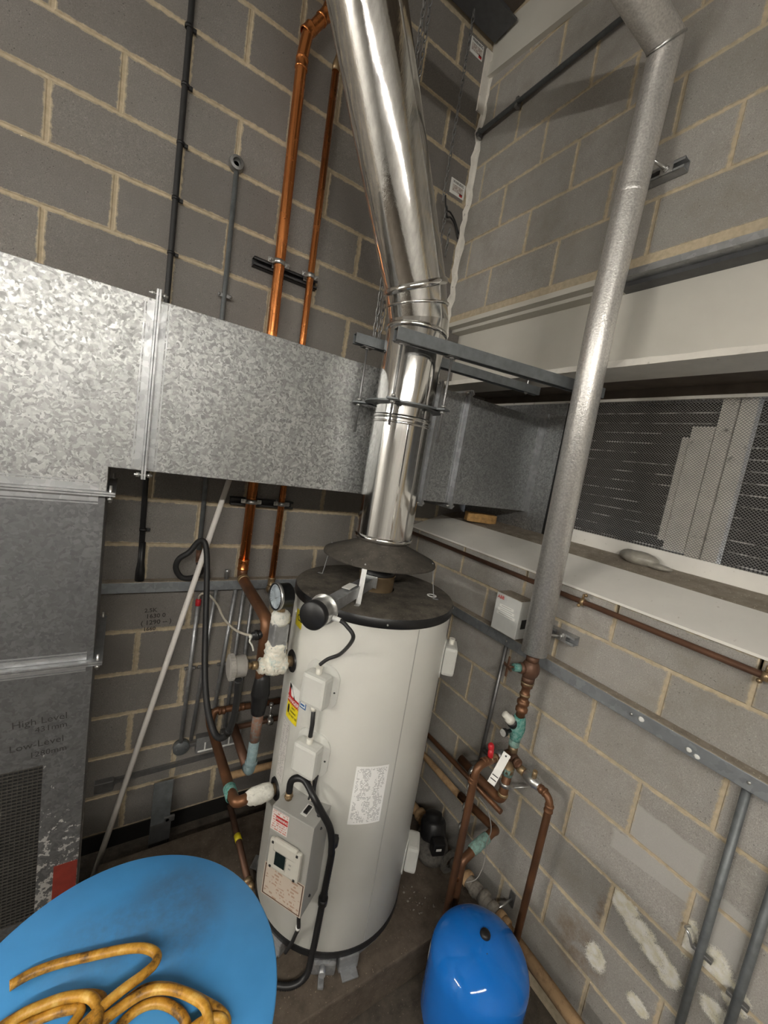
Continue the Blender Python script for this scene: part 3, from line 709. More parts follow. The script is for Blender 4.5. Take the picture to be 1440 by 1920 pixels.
bead(ax(1.935), (0, 0, 1), FR, flue); bead(ax(2.447), (0, 0, 1), FR, flue, .010, .004); bead(ax(2.425), (0, 0, 1), FR, flue, .006, .003); bead(ax(2.805), (0, 0, 1), FR, flue, .012, .008); bead(ax(2.905) + V(-.02, -.005, 0), (-.28, -.06, 1), FR + .002, flue, .006, .004)
bead(b2, ((b2 - b1).normalized() + D.normalized()), FR + .003, flue, .013, .005)
mb = MB(); mb.lathe([(FR - .002, 0), (.108, -.004), (.106, -.035), (.112, -.04)], ax(1.925), (0, 0, 1), 40, True, (False, False)); part('spigot', mb, m_steel, flue)
# vertical lap seam
mb = MB(); mb.box((AX.x - .006 - .04, AX.y - FR * .955 - .001, 1.95), (AX.x - .04, AX.y - FR * .935, 2.42)); part('lap_seam', mb, m_flue, flue)

# support frame
fr = thing('flue_support_frame', 'two grey steel channels bolted under the beam holding the flue by threaded rods', 'bracket', (-.45, -.8, 2.5))
def channel(p0, p1, h=.041, w_=.041, mat=m_arm):
    """lipped strut channel, open below, top edge line p0-p1 along its front face"""
    p0 = V(*p0); p1 = V(*p1); d = (p1 - p0).normalized(); s_ = V(-d.y, d.x, 0)
    L = (p1 - p0).length; mb = MB(); up = V(0, 0, 1); c = (p0 + p1) / 2
    def pl(so, uo, sw, uh): mb.obox(c + s_ * so + up * uo, (L, sw, uh), (d, s_, up))
    pl(.0015, -h / 2, .003, h); pl(w_ - .0015, -h / 2, .003, h); pl(w_ / 2, -.0015, w_ - .006, .003)
    pl(.008, -h + .0015, .010, .003); pl(w_ - .008, -h + .0015, .010, .003)
    return part('channel', mb, mat, fr)
A0 = (-.925, -.918, 2.751); A1 = (.10, -1.122, 2.751); B0 = (-.93, -.597, 2.783); B1 = (.12, -.748, 2.783)
channel(A0, A1, .046); channel(B0, B1)
rods = [((-.885, -.895), 2.75, 2.40), ((-.672, -.938), 2.75, 2.37), ((-.868, -.592), 2.78, 2.37)]
for (x, y), za, zb in rods:
    mb = MB(); mb.cyl((x, y, za), (x, y, zb), .005, None, 8); rd = part('threaded_rod', mb, m_steeld, fr)
    for z in (2.485, 2.508, za - .052):
        mb = MB(); mb.cyl((x, y, z), (x, y, z + .009), .010, None, 6); part('nut', mb, m_steel, rd)
    mb = MB(); mb.obox((x, y, za - .045), (.05, .04, .004), None, .001); part('square_washer', mb, m_steeld, rd)
mb = MB()
prof = [(FR + .001, -.003), (FR + .045, -.003), (FR + .045, .003), (FR + .001, .003), (FR + .001, -.003)]
mb.hardlathe(prof, ax(2.500), (0, 0, 1), 44)
for (x, y), za, zb in rods:
    d = (V(x, y, 0) - AX).normalized(); p = ax(2.5) + d * (FR + .05); L = (V(x, y, 2.5) - ax(2.5)).length
    mb.obox(ax(2.5) + d * ((FR + .02 + L + .02) / 2), (L + .02 - FR - .02, .045, .006), (d, V(-d.y, d.x, 0), V(0, 0, 1)))
part('clamp_ring', mb, m_arm, fr)
for x, y, z0, z1 in ((.05, -1.09, 2.70, 2.89), (.05, -.715, 2.735, 2.87), (-.02, -1.155, 2.80, 2.90)):
    mb = MB(); mb.cyl((x, y, z0), (x, y, z1), .006, None, 8); mb.cyl((x, y, z0 + .005), (x, y, z0 + .016), .011, None, 6); mb.cyl((x, y, 2.838), (x, y, 2.85), .011, None, 6); part('stud_bolt', mb, m_steel, fr)

# chains
def chain(t, x, y, z0, z1, pitch=.032, dx=0, name='link_run'):
    mb = MB(); z = z0; i = 0
    while z < z1:
        r = .0030; l = pitch * .66
        ca = PI / 2 * (i % 2) + .5; pts = []
        for k in range(10):
            a = 2 * PI * k / 10; q = math.cos(a) * .0085; h = math.sin(a) * l
            pts.append(V(x + q * math.cos(ca) + dx * (z - z0), y + q * math.sin(ca), z + h))
        mb.tube(pts, r, 5, False, True); z += pitch; i += 1
    return part(name, mb, m_steeld, t, kind='stuff')
t = thing('hanging_chain', 'twin steel chain hanging from the roof to the flue bracket, behind the flue', 'chain', (-.83, -.585, 2.795))
chain(t, -.842, -.590, 2.803, 4.92); chain(t, -.812, -.582, 2.803, 4.92)
t = thing('hanging_chain', 'thin steel chain hanging beside the two warning tags near the corner', 'chain', (-.23, -.10, 3.6))
chain(t, -.262, -.10, 3.83, 4.82, dx=0); chain(t, -.222, -.09, 3.50, 3.80); chain(t, -.15, -.06, 3.58, 3.72)
mb = MB(); mb.tube(spline([(-.25, -.10, 3.85), (-.235, -.095, 3.81), (-.21, -.085, 3.79), (-.16, -.05, 3.815), (-.10, -.03, 3.80), (-.045, -.02, 3.75)]), .005, 6)
mb.tube(spline([(-.225, -.10, 3.79), (-.20, -.08, 3.76), (-.15, -.05, 3.79), (-.09, -.03, 3.775), (-.045, -.02, 3.72)]), .005, 6); part('tied_rope', mb, m_rubber, t)
# warning tags on the left wall
for zc, xa, xb, zz_ in ((4.755, -.182, -.082, .08), (3.995, -.160, -.044, .085)):
    t = thing('warning_tag', ('small white warning tag high on the left wall, upper of two' if zc > 4.4 else 'small white warning tag on the left wall by the corner, lower of two'), 'sign', ((xa + xb) / 2, -.004, zc), 'warning tags by the corner')
    fn = plane_fn((xa, -.006, zc), (1, 0, 0), (0, 0, 1), (0, -1, 0), 0)
    mb = MB(); mb.box((xa, -.006, zc - zz_ / 2), (xb, -.0016, zc + zz_ / 2), .001); part('plate', mb, m_paper, t)
    fn2 = plane_fn(((xa + xb) / 2, -.0062, zc), (1, 0, 0), (0, 0, 1), (0, -1, 0), .0008)
    part('heading', text_mb('WARNING', .021, lambda a, b: fn2(a, b + .026), True, sx=.85), m_ink, t)
    q, uv = quad(fn2, -.043, -.026, .043, .012); part('small_print', q, m_tagprint, t, uv=uv)
    q, uv = quad(fn2, .018, -.036, .042, -.020); part('red_mark', q, m_labelred, t)

# ================================================================== LEFT WALL SERVICES
def clip(mb, x, y, z, r): mb.lathe([(r + .001, -.006), (r + .004, -.006), (r + .004, .006), (r + .001, .006)], (x, y, z), (0, 0, 1), 14, True, (False, False)); mb.obox((x + r + .009, y + .004, z), (.016, .014, .014), None, .002)
t = thing('black_cable', 'black armoured cable clipped straight up the left wall, ending in a boot', 'cable', (-1.615, -.022, 1.49))
mb = MB(); mb.tube([(-1.628, -.024, 4.92), (-1.615, -.024, 3.9), (-1.610, -.024, 2.7), (-1.632, -.024, 2.05), (-1.622, -.024, 1.56)], .0125, 12); part('sheath', mb, m_rubber, t)
for x, z in ((-1.618, 3.905), (-1.613, 3.69), (-1.611, 3.465), (-1.611, 3.243), (-1.610, 3.018), (-1.630, 2.09), (-1.624, 1.755)):
    mb = MB(); clip(mb, x, -.024, z, .0125); part('cleat', mb, m_black, t)
mb = MB(); mb.lathe([(.0135, .20), (.0150, .10), (.020, .06), (.021, 0)], (-1.621, -.026, 1.493), (0, 0, 1), 16); part('boot', mb, m_black, t)
t = thing('steel_conduit', 'thin grey steel conduit up the left wall with a round box on top', 'conduit', (-1.372, -.03, 1.59))
mb = MB(); mb.cyl((-1.379, -.03, 3.46), (-1.367, -.03, 1.63), .0115, None, 12); part('tube', mb, m_arm, t)
mb = MB(); mb.hardlathe([(.034, 0), (.034, .012), (.030, .030), (.018, .032), (.018, .012), (.012, .012)], (-1.381, -.002, 3.502), (0, -1, 0), 22); mb.lathe([(.022, 0), (.0001, 0)], (-1.381, -.012, 3.502), (0, -1, 0), 22); part('round_box', mb, m_steeld, t)
for z in (2.916, 2.06):
    mb = MB(); mb.obox((-1.372, -.03, z), (.062, .012, .018), None, .003); mb.sphere((-1.347, -.036, z), .007, 8, 6); mb.sphere((-1.399, -.036, z), .007, 8, 6); part('saddle', mb, m_steeld, t)
mb = MB(); mb.cyl((-1.367, -.03, 1.66), (-1.366, -.035, 1.60), .014, None, 12); mb.sphere((-1.366, -.04, 1.597), .013, 10, 8); part('end_coupler', mb, m_copperb, t)

def pipe(name, label, pts, r, mat, rad=.05, base=None, cat='pipe', group=None, n=16):
    t = thing(name, label, cat, base or pts[-1], group)
    mb = MB(); mb.tube(fillet(pts, rad), r, n); part('pipe_run', mb, mat, t); return t
def sock(t, p, d, r, l=.03, mat=m_copper, name='pipe_socket'):
    p = V(*p); d = V(*d).normalized(); mb = MB()
    mb.lathe([(r - .001, -l / 2), (r + .003, -l / 2 + .002), (r + .0035, -l / 2 + .008), (r + .002, -l / 2 + .010), (r + .002, l / 2 - .01), (r + .0035, l / 2 - .008), (r + .003, l / 2 - .002), (r - .001, l / 2)], p, d, 18, True, (False, False)); return part(name, mb, mat, t)
CY = -.088
t = pipe('copper_pipe', 'thick bright copper pipe rising up the left wall, left of two', [(-1.150, CY, 1.555), (-1.147, CY, 2.80), (-1.161, CY, 4.03), (-1.150, CY, 4.13), (-1.075, CY, 4.26), (-1.05, CY, 4.36), (-1.04, CY, 4.93)], .026, m_copper, .05, (-1.15, CY, 1.555), n=20)
for p, d in (((-1.160, CY, 4.0), (0, 0, 1)), ((-1.148, CY, 4.145), (.55, 0, .9)), ((-1.085, CY, 4.242), (.55, 0, .9))): sock(t, p, d, .026, .05, m_copper)
sock(t, (-1.150, CY, 1.60), (0, 0, 1), .026, .06)
mb = MB(); mb.tube(fillet([(-1.150, CY, 1.58), (-1.150, CY, 1.535), (-1.152, CY - .05, 1.525), (-1.156, -.60, 1.505), (-1.156, -.60, 1.30)], .05), .0265, 18); part('lower_offset', mb, m_copperd, t, label='duller offset leg running out from the wall')
sock(t, (-1.151, CY - .045, 1.528), (0, -1, -.05), .026, .03, m_brass)
t = pipe('copper_pipe', 'thinner bright copper pipe up the left wall with a pointed capped top', [(-.985, CY, 1.47), (-.986, CY, 2.80), (-.996, CY, 4.09)], .0175, m_copper, .05, (-.985, CY, 1.47))
mb = MB(); mb.lathe([(.019, -.03), (.019, 0), (.014, .02), (.004, .06), (.001, .065)], (-.996, CY, 4.095), (0, 0, 1), 14); part('pointed_cap', mb, m_brass, t)
sock(t, (-.985, CY, 1.50), (0, 0, 1), .0175, .05, m_brass)
mb = MB(); mb.sphere((-.985, CY, 1.455), .026, 12, 8); mb.cyl((-.985, CY - .02, 1.45), (-.985, CY - .10, 1.45), .018, None, 12); part('elbow', mb, m_brass, t)
# rail clamps
def clamp(t, x, y, z, r):
    mb = MB(); mb.lathe([(r + .001, -.011), (r + .0045, -.011), (r + .0045, .011), (r + .001, .011)], (x, y, z), (0, 0, 1), 20, True, (False, False))
    for s_ in (-1, 1):
        mb.obox((x + s_ * (r + .014), y, z), (.024, .009, .022), None, .002); mb.cyl((x + s_ * (r + .016), y - .022, z), (x + s_ * (r + .016), y + .012, z), .0045, None, 8); mb.cyl((x + s_ * (r + .016), y - .014, z), (x + s_ * (r + .016), y - .007, z), .0085, None, 6)
    c = part('pipe_clamp', mb, m_steel, t)
    mb = MB(); mb.cyl((x, y + r, z), (x, -.045, z), .006, None, 8); mb.obox((x, -.047, z), (.04, .004, .034), None, .001); part('stem', mb, m_steel, c)
for zr, lab, xa, xb in ((3.118, 'short dark strut channel above the duct with clamps on both copper pipes', -1.262, -.930), (1.93, 'strut channel in the shadow under the duct clamping both copper pipes', -1.24, -.90)):
    t = thing('pipe_rail', lab, 'bracket', ((xa + xb) / 2, -.02, zr), 'rails for the copper pipes')
    mb = MB(); mb.box((xa, -.003, zr - .020), (xb, -.0022, zr + .020)).box((xa, -.041, zr + .0175), (xb, -.002, zr + .0205)).box((xa, -.041, zr - .0205), (xb, -.002, zr - .0175)).box((xa, -.041, zr + .009), (xb, -.038, zr + .0205)).box((xa, -.041, zr - .0205), (xb, -.038, zr - .009))
    part('channel', mb, m_dark, t)
    clamp(t, -1.155 if zr > 3 else -1.1485, CY, zr + .012, .026); clamp(t, -.9905 if zr > 3 else -.985, CY, zr + .012, .0175)

# trunking round both walls at the same level
def trunk(label, a, b, group=None):
    t = thing('cable_trunking', label, 'trunking', ((a[0] + b[0]) / 2, (a[1] + b[1]) / 2, 1.445))
    mb = MB(); mb.box((a[0], a[1], 1.445), (b[0], b[1], 1.497), .002); part('tray', mb, m_trunk, t)
    return t
t = trunk('grey galvanised trunking along the left wall under the black hose', (-2.3, -.052, 0), (-.06, -.003, 0))
mb = MB(); mb.box((-2.3, -.0515, 1.497), (-.06, -.004, 1.5005)); part('dusty_lid', mb, m_ledge, t)
t = trunk('grey galvanised trunking along the right wall behind the lagged pipe', (-.052, -.003, 0), (-.003, -4.5, 0))
mb = MB(); mb.box((-.0515, -.004, 1.497), (-.004, -4.5, 1.5005)); part('dusty_lid', mb, m_ledge, t)
for y in (-1.60, -.99, -1.95): 
    mb = MB(); mb.sphere((-.053, y, 1.472), (.003, .006, .006), 10, 6); part('screw_head', mb, m_steel, t)
for y, z, s_ in ((-1.634, 1.474, .012), (-1.79, 1.465, .010), (-1.815, 1.458, .010)):
    mb = MB(); mb.sphere((-.0525, y, z), (.001, s_, s_ * .8), 7, 5); part('paint_splash', mb, m_paper, t)
# conduits under the trunking on the left wall
cds = [((-1.344, 1.44), (-1.356, .56), 'grey conduit with a red cap beside the leaning pole', .011), ((-1.262, 1.44), (-1.305, .56), 'grey conduit behind the black hose loop', .010), ((-1.160, 1.44), (-1.205, .60), 'bright grey conduit behind the grey round cap', .011),
       ((-1.115, 1.44), (-1.128, .60), 'grey conduit second from the right behind the black cone', .010), ((-1.062, 1.44), (-1.068, .62), 'rightmost short grey conduit below the trunking', .010)]
for (xa, za), (xb, zb), lab, r in cds:
    t = thing('wall_conduit', lab, 'conduit', (xb, -.028, zb), 'conduits below the left trunking')
    mb = MB(); ztop = 1.36 if xa == -1.344 else za
    mb.cyl((xa, -.028, ztop), (xb, -.028, zb), r, None, 10); part('tube', mb, m_zinc, t)
    z = 1.0; x = xa + (xb - xa) * (za - z) / (za - zb); mb = MB(); mb.obox((x, -.028, z), (.056, .014, .016), None, .003); mb.sphere((x + .022, -.036, z), .006, 8, 6); mb.sphere((x - .022, -.036, z), .006, 8, 6); part('saddle', mb, m_steeld, t)
    if xa == -1.344:
        mb = MB(); mb.lathe([(.0125, 0), (.0140, .004), (.0140, .03), (.010, .036)], (xa, -.028, 1.355), (0, 0, 1), 14); part('red_cap', mb, m_red, t)
for x in (-1.312, -1.215):  # stubs above the trunking
    t = thing('conduit_stub', ('short conduit stub on top of the trunking, left of two' if x < -1.3 else 'short conduit stub on top of the trunking, right of two'), 'conduit', (x, -.028, 1.50), 'conduit stubs on the trunking')
    mb = MB(); mb.lathe([(.011, 0), (.011, .035), (.013, .037), (.013, .05), (.009, .052), (.009, .03), (.0001, .03)], (x, -.028, 1.5006), (0, 0, 1), 12); part('tube', mb, m_zinc, t)
# round box + metal clad sockets + mini trunking
t = thing('conduit_box', 'round grey conduit box low on the left wall left of the sockets', 'electrical box', (-1.352, -.02, .52))
mb = MB(); mb.lathe([(.042, 0), (.042, .028), (.039, .032), (.0001, .032)], (-1.350, -.0015, .522), (0, -1, 0), 26); part('lid', mb, m_arm, t)
mb = MB(); mb.sphere((-1.374, -.035, .522), .004, 8, 6); mb.sphere((-1.326, -.035, .522), .004, 8, 6); mb.obox((-1.29, -.016, .526), (.06, .022, .022), None, .003); part('lid_screws', mb, m_steeld, t)
for x, lab in ((-1.215, 'metal clad switched socket low on the left wall, left of two'), (-1.085, 'metal clad switched socket low on the left wall, right of two')):
    t = thing('wall_socket', lab, 'socket', (x, -.02, .52), 'wall sockets')
    mb = MB(); mb.box((x - .062, -.042, .478), (x + .05, -.0015, .572), .004); part('back_box', mb, m_steeld, t)
    mb = MB(); mb.box((x - .062, -.047, .478), (x + .05, -.042, .572), .002); part('face_plate', mb, m_zinc, t)
    mb = MB(); mb.box((x + .02, -.052, .515), (x + .035, -.047, .56), .001); part('rocker_switch', mb, m_paper, t)
    mb = MB(); mb.box((x - .02, -.0478, .496), (x - .012, -.047, .54)).box((x - .052, -.0478, .486), (x + .04, -.047, .496)); part('white_marking', mb, m_paper, t)
t = thing('mini_trunking', 'small dusty flat trunking low on the left wall with a box end', 'trunking', (-1.45, -.02, .38))
mb = MB(); mb.prism([(-1.66, -.02, .395), (-1.15, -.02, .412), (-1.15, -.02, .436), (-1.66, -.02, .419)], (0, 0, 0), (0, .018, 0)); part('duct_run', mb, m_steeld, t)
mb = MB(); mb.box((-1.738, -.035, .372), (-1.655, -.0015, .428), .004); part('end_box', mb, m_steeld, t)
# flat steel post against the wall
t = thing('steel_post', 'flat grey steel upright with a slotted tab, at the foot of the left wall', 'post', (-1.425, -.10, 0))
mb = MB(); mb.box((-1.476, -.112, 0), (-1.385, -.104, .41), .001); part('plate', mb, m_arm, t)
mb = MB(); mb.box((-1.415, -.125, .165), (-1.362, -.113, .200), .006); mb.box((-1.476, -.118, 0), (-1.378, -.112, .165)); part('tab', mb, m_steeld, t)
mb = MB(); mb.lathe([(.009, 0), (.0001, 0)], (-1.398, -.1258, .182), (0, -1, 0), 14); part('tab_hole', mb, m_black, t)
# pencil sums on the wall
fn = plane_fn((-1.545, -.0022, 1.288), (1, 0, .03), (-.03, 0, 1), (0, -1, 0), 0)
for txt, x, y, s_ in (('2.5K', -.012, .044, .030), ('1630 0', .012, .012, .032), ('( 1290 -- )', .016, -.022, .034), ('1660', -.014, -.056, .028)):
    part('pencil_sum', text_mb(txt, s_, lambda a, b, x=x, y=y: fn(a + x, b + y), True), m_pencil, wall_left)

# leaning pole
t = thing('leaning_pole', 'long pale plastic pole leaning on the left wall behind the blue table', 'pole', (-1.71, -.16, 0))
mb = MB(); mb.cyl((-1.718, -.17, .0), (-1.262, -.10, 2.10), .0135, None, 14); part('tube', mb, m_pole, t)
mb = MB(); mb.cyl((-1.7185, -.171, -.002 + .003), (-1.712, -.170, .03), .0150, None, 14); part('end_cap', mb, m_plast, t)

# black drain hose with a loop
hp = [(-1.366, -.042, 1.597), (-1.353, -.07, 1.555), (-1.396, -.09, 1.531), (-1.447, -.10, 1.538), (-1.476, -.11, 1.589), (-1.467, -.12, 1.638), (-1.426, -.13, 1.676), (-1.390, -.14, 1.733), (-1.365, -.165, 1.728), (-1.352, -.20, 1.629),
      (-1.352, -.30, 1.426), (-1.355, -.42, 1.222), (-1.345, -.50, 1.087), (-1.322, -.55, 1.00), (-1.303, -.60, .984), (-1.284, -.65, 1.028), (-1.280, -.70, 1.129), (-1.286, -.74, 1.238), (-1.300, -.775, 1.352)]
t = thing('drain_hose', 'black rubber hose looping down the left wall to the grey round cap', 'hose', (-1.35, -.3, 1.0))
mb = MB(); mb.tube(spline(hp, 7), .0135, 12); part('tube', mb, m_rubber, t)
mb = MB(); mb.cyl((-1.2815, -.655, 1.04), (-1.2805, -.672, 1.07), .0165, None, 12); part('hose_tie', mb, m_black, t)
# cream cable
t = thing('cream_cable', 'thin cream cable curving from the red cap to the black gland', 'cable', (-1.28, -.2, 1.35))
mb = MB(); mb.tube(spline([(-1.344, -.028, 1.392), (-1.343, -.05, 1.420), (-1.330, -.07, 1.437), (-1.304, -.12, 1.439), (-1.282, -.20, 1.421), (-1.267, -.30, 1.392), (-1.238, -.40, 1.380), (-1.210, -.50, 1.398), (-1.196, -.575, 1.43)], 6), .0055, 10); part('sheath', mb, m_cord, t)

# ================================================================== PIPEWORK LEFT OF THE HEATER
NZ = 1.397
t = thing('hot_outlet_fitting', 'limescale crusted tee with a square riser at the upper left nozzle of the heater', 'pipe fitting', (-1.175, -.775, 1.34))
def lumpy(mb, amp, seed):
    r_ = random.Random(seed)
    mb.v = [(x + r_.uniform(-amp, amp), y + r_.uniform(-amp, amp), z + r_.uniform(-amp, amp)) for x, y, z in mb.v]
    return mb
mb = MB(); mb.tube([(-1.118 - i * .004, -.775, NZ) for i in range(29)], [.030, .033, .038, .041, .041, .040, .041, .040, .041, .041, .043, .042, .043, .042, .042, .041, .042, .040, .040, .038, .036, .032, .031, .030, .032, .031, .031, .028, .024], 30)
mb.tube([(-1.168, -.775, NZ + .0 + i * .006) for i in range(17)], [.04, .041, .042, .043, .042, .042, .041, .04, .041, .042, .041, .04, .041, .040, .041, .040, .034], 30)
part('crusted_tee', lumpy(mb, .0034, 2), m_limeg, t)
mb = MB(); mb.obox((-1.1665, -.775, 1.515), (.062, .062, .125), None, .008); part('square_riser', mb, m_zinc, t)
mb = MB(); mb.tube([(-1.166, -.775, 1.57 + i * .010) for i in range(6)], [.034, .037, .036, .037, .035, .026], 16); part('crusted_union', lumpy(mb, .0028, 5), m_lime, t)
mb = MB(); mb.lathe([(.016, 0), (.016, .05)], (-1.168, -.775, 1.61), (0, 0, 1), 12); part('gauge_stem', mb, m_brass, t)
mb = MB(); mb.cyl((-1.235, -.775, 1.402), (-1.255, -.775, 1.404), .017, None, 8); mb.cyl((-1.25, -.775, 1.404), (-1.285, -.775, 1.406), .008, None, 10); mb.cyl((-1.262, -.775, 1.405), (-1.270, -.775, 1.405), .013, None, 6); part('valve_spindle', mb, m_brass, t)
t = thing('pressure_gauge', 'round black pressure gauge with a pale dial left of the heater lid', 'gauge', (-1.168, -.775, 1.63))
gn = V(-.985, -.17, .02).normalized(); gc = V(-1.168, -.775, 1.683)
mb = MB(); mb.lathe([(.0001, -.028), (.044, -.028), (.050, -.022), (.050, .020), (.053, .022), (.053, .034), (.048, .036), (.047, .030)], gc, gn, 32, True, (False, False)); part('case', mb, m_black, t)
mb = MB(); mb.lathe([(.0482, .034), (.0535, .0345), (.0535, .0225), (.0505, .021)], gc, gn, 32, True, (False, False)); part('bezel', mb, m_steel, t)
mb = MB(); mb.lathe([(.048, .0305), (.0001, .0305)], gc, gn, 32); dl = part('dial', mb, m_dial, t)
gr_ = V(0, 0, 1).cross(gn).normalized() * 1; gu = gn.cross(gr_)
gf = lambda x, y, e=.0312: gc + gr_ * x + gu * y + gn * e
mb = MB()
for i in range(21):
    a = math.radians(225 - i * 13.5); l = .033 if i % 5 == 0 else .037
    c_, s_ = math.cos(a), math.sin(a); q = .0009
    mb.add([gf(c_ * l - s_ * q, s_ * l + c_ * q), gf(c_ * l + s_ * q, s_ * l - c_ * q), gf(c_ * .042 + s_ * q, s_ * .042 - c_ * q), gf(c_ * .042 - s_ * q, s_ * .042 + c_ * q)], [(0, 1, 2, 3)])
part('scale_marks', mb, m_ink, dl)
mb = MB(); mb.add([gf(-.0015, -.008, .032), gf(.0015, -.008, .032), gf(.030, .012, .032)], [(0, 1, 2)]); part('needle', mb, m_ink, dl)
# grey round cap (tundish)
t = thing('tundish_cap', 'grey ribbed round plastic cap on the hose end, left of the crusted tee', 'pipe fitting', (-1.31, -.775, 1.36))
mb = MB(); mb.hardlathe([(.0001, .0), (.036, .0), (.046, .004), (.046, .022), (.041, .024), (.041, .062), (.030, .068), (.0001, .068)], (-1.345, -.775, 1.409), (1, 0, 0), 30); part('cap', mb, m_plast, t)
mb = MB()
for i in range(24):
    a = 2 * PI * i / 24; mb.obox((-1.333, -.775 + math.cos(a) * .047, 1.409 + math.sin(a) * .047), (.016, .005, .004), (V(1, 0, 0), V(0, -math.sin(a), math.cos(a)), V(0, math.cos(a), math.sin(a))))
part('grip_ribs', mb, m_plast, t)
# relief run: red-brown pipe, black cone, verdigris leg
t = thing('relief_pipe', 'upright pipe with black cone and blue green lower leg, left of the heater', 'pipe', (-1.148, -.60, .75))
mb = MB(); mb.cyl((-1.156, -.60, 1.30), (-1.152, -.60, 1.22), .024, None, 16); part('brown_pipe', mb, m_copperd, t)
mb = MB(); mb.lathe([(.022, 1.262), (.033, 1.235), (.038, 1.19), (.041, 1.165), (.041, 1.155), (.038, 1.15), (.034, 1.10), (.030, 1.065), (.024, 1.06)], (-1.145, -.60, 0), (0, 0, 1), 22); part('black_cone', mb, m_black, t)
mb = MB(); mb.tube([(-1.142, -.60, 1.065), (-1.144, -.60, .93)], .0235, 16); part('copper_leg', mb, m_vblue, t)
mb = MB(); mb.tube(fillet([(-1.144, -.60, .935), (-1.148, -.60, .775), (-1.148, -.55, .76)], .03), .0225, 16); part('verdigris_leg', mb, m_vleg, t, label='pale blue green corroded lower leg')
mb = MB(); mb.lathe([(.025, -.01), (.028, -.006), (.028, .006), (.025, .01)], (-1.146, -.60, .82), (0, 0, 1), 16, True, (False, False)); part('collar', mb, m_vleg, t)
mb = MB(); mb.cyl((-1.148, -.56, .762), (-1.15, -.27, .772), .021, None, 14); part('return_leg', mb, m_copperb, t)
mb = MB(); mb.cyl((-1.15, -.60, 1.45), (-1.215, -.60, 1.437), .020, .018, 12); mb.cyl((-1.19, -.60, 1.442), (-1.202, -.60, 1.44), .023, None, 10); part('black_gland', mb, m_black, t)
mb = MB(); mb.tube(spline([(-1.216, -.60, 1.437), (-1.224, -.606, 1.42), (-1.212, -.61, 1.40), (-1.204, -.61, 1.375)], 4), .004, 6); mb.sphere((-1.22, -.6, 1.437), .009, 8, 6); part('frayed_tail', mb, m_lime, t)
# bottom cold inlet with white paste, copper run to the wall
t = thing('cold_feed_pipe', 'tarnished copper feed pipe with a white pasted coupling at the lower left of the heater', 'pipe', (-1.25, -.78, .78))
mb = MB(); mb.tube([(-1.105 - i * .012, -.785, .820) for i in range(10)], [.024, .033, .036, .035, .036, .034, .035, .033, .028, .022], 18); part('pasted_coupling', lumpy(mb, .0025, 9), m_paste, t)
mb = MB(); mb.tube(fillet([(-1.20, -.785, .82), (-1.252, -.785, .812), (-1.252, -.70, .79), (-1.25, -.20, .76), (-1.25, -.14, .80)], .035), .0215, 16); part('pipe_run', mb, m_copperd, t)
mb = MB(); mb.lathe([(.0225, -.03), (.026, -.026), (.026, .03), (.0225, .034)], (-1.252, -.70, .787), (0, 1, -.045), 16, True, (False, False)); part('verdigris_socket', mb, m_verd, t)
mb = MB(); mb.tube(fillet([(-1.25, -.20, .762), (-1.235, -.19, .83), (-1.06, -.20, .826), (-.86, -.20, .82)], .02), .0165, 14); part('wall_branch', mb, m_copperd, t)
for x in (-1.20, -1.10): sock(t, (x, -.20, .828), (1, 0, 0), .0165, .035, m_copperd)
t = pipe('copper_pipe', 'dark copper pipe running level behind the heater, lower of two', [(-1.13, -.26, .757), (-.80, -.26, .757)], .0135, m_copperb, .03, (-1.0, -.26, .757))
mb = MB(); mb.cyl((-.955, -.26, .77), (-.955, -.26, .85), .006, None, 8); mb.sphere((-.955, -.26, .85), .013, 10, 8); mb.sphere((-.955, -.27, .79), .013, 10, 8); mb.cyl((-.97, -.27, .757), (-.94, -.27, .757), .02, None, 8); part('chrome_valve', mb, m_steel, t)
t = pipe('sandy_pipe', 'sand coloured lagged pipe low on the left wall behind the heater', [(-1.15, -.22, .435), (-.70, -.22, .428)], .019, m_sand, .03, (-1.0, -.22, .43))
mb = MB(); mb.cyl((-1.152, -.22, .435), (-1.128, -.22, .435), .022, None, 12); part('end_socket', mb, m_copperd, t)
t = pipe('drain_pipe', 'thin tarnished drain pipe along the plinth with a yellow tape tag', [(-1.10, -.22, .245), (-1.097, -.40, .225), (-1.095, -.66, .20)], .0155, m_copperb, .03, (-1.1, -.5, .18))
mb = MB(); mb.cyl((-1.0975, -.395, .2255), (-1.0965, -.43, .2225), .0172, None, 14); part('yellow_tape', mb, m_yellow, t)
mb = MB(); mb.lathe([(.018, 0), (.022, .004), (.022, .02), (.016, .024)], (-1.0955, -.62, .204), (0, -1, -.08), 12); mb.sphere((-1.09, -.66, .205), .018, 10, 8); part('drain_cock', mb, m_brass, t)
t = thing('red_wheel_valve', 'red handwheel valve behind the pressure gauge', 'valve', (-.985, -.18, 1.43))
mb = MB(); mb.tube([(-.985 + .035 * math.cos(a * PI / 8), -.215, 1.435 + .035 * math.sin(a * PI / 8)) for a in range(16)], .007, 8, False, True); mb.cyl((-.985, -.215, 1.435), (-.985, -.20, 1.435), .010, None, 10)
for a in range(4): mb.cyl((-.985, -.215, 1.435), (-.985 + .035 * math.cos(a * PI / 2 + .4), -.215, 1.435 + .035 * math.sin(a * PI / 2 + .4)), .005, None, 6)
part('handwheel', mb, m_red, t)
mb = MB(); mb.cyl((-.985, -.20, 1.435), (-.985, -.175, 1.435), .012, None, 10); mb.sphere((-.985, -.165, 1.43), (.026, .02, .026), 12, 8); part('valve_body', mb, m_brass, t)

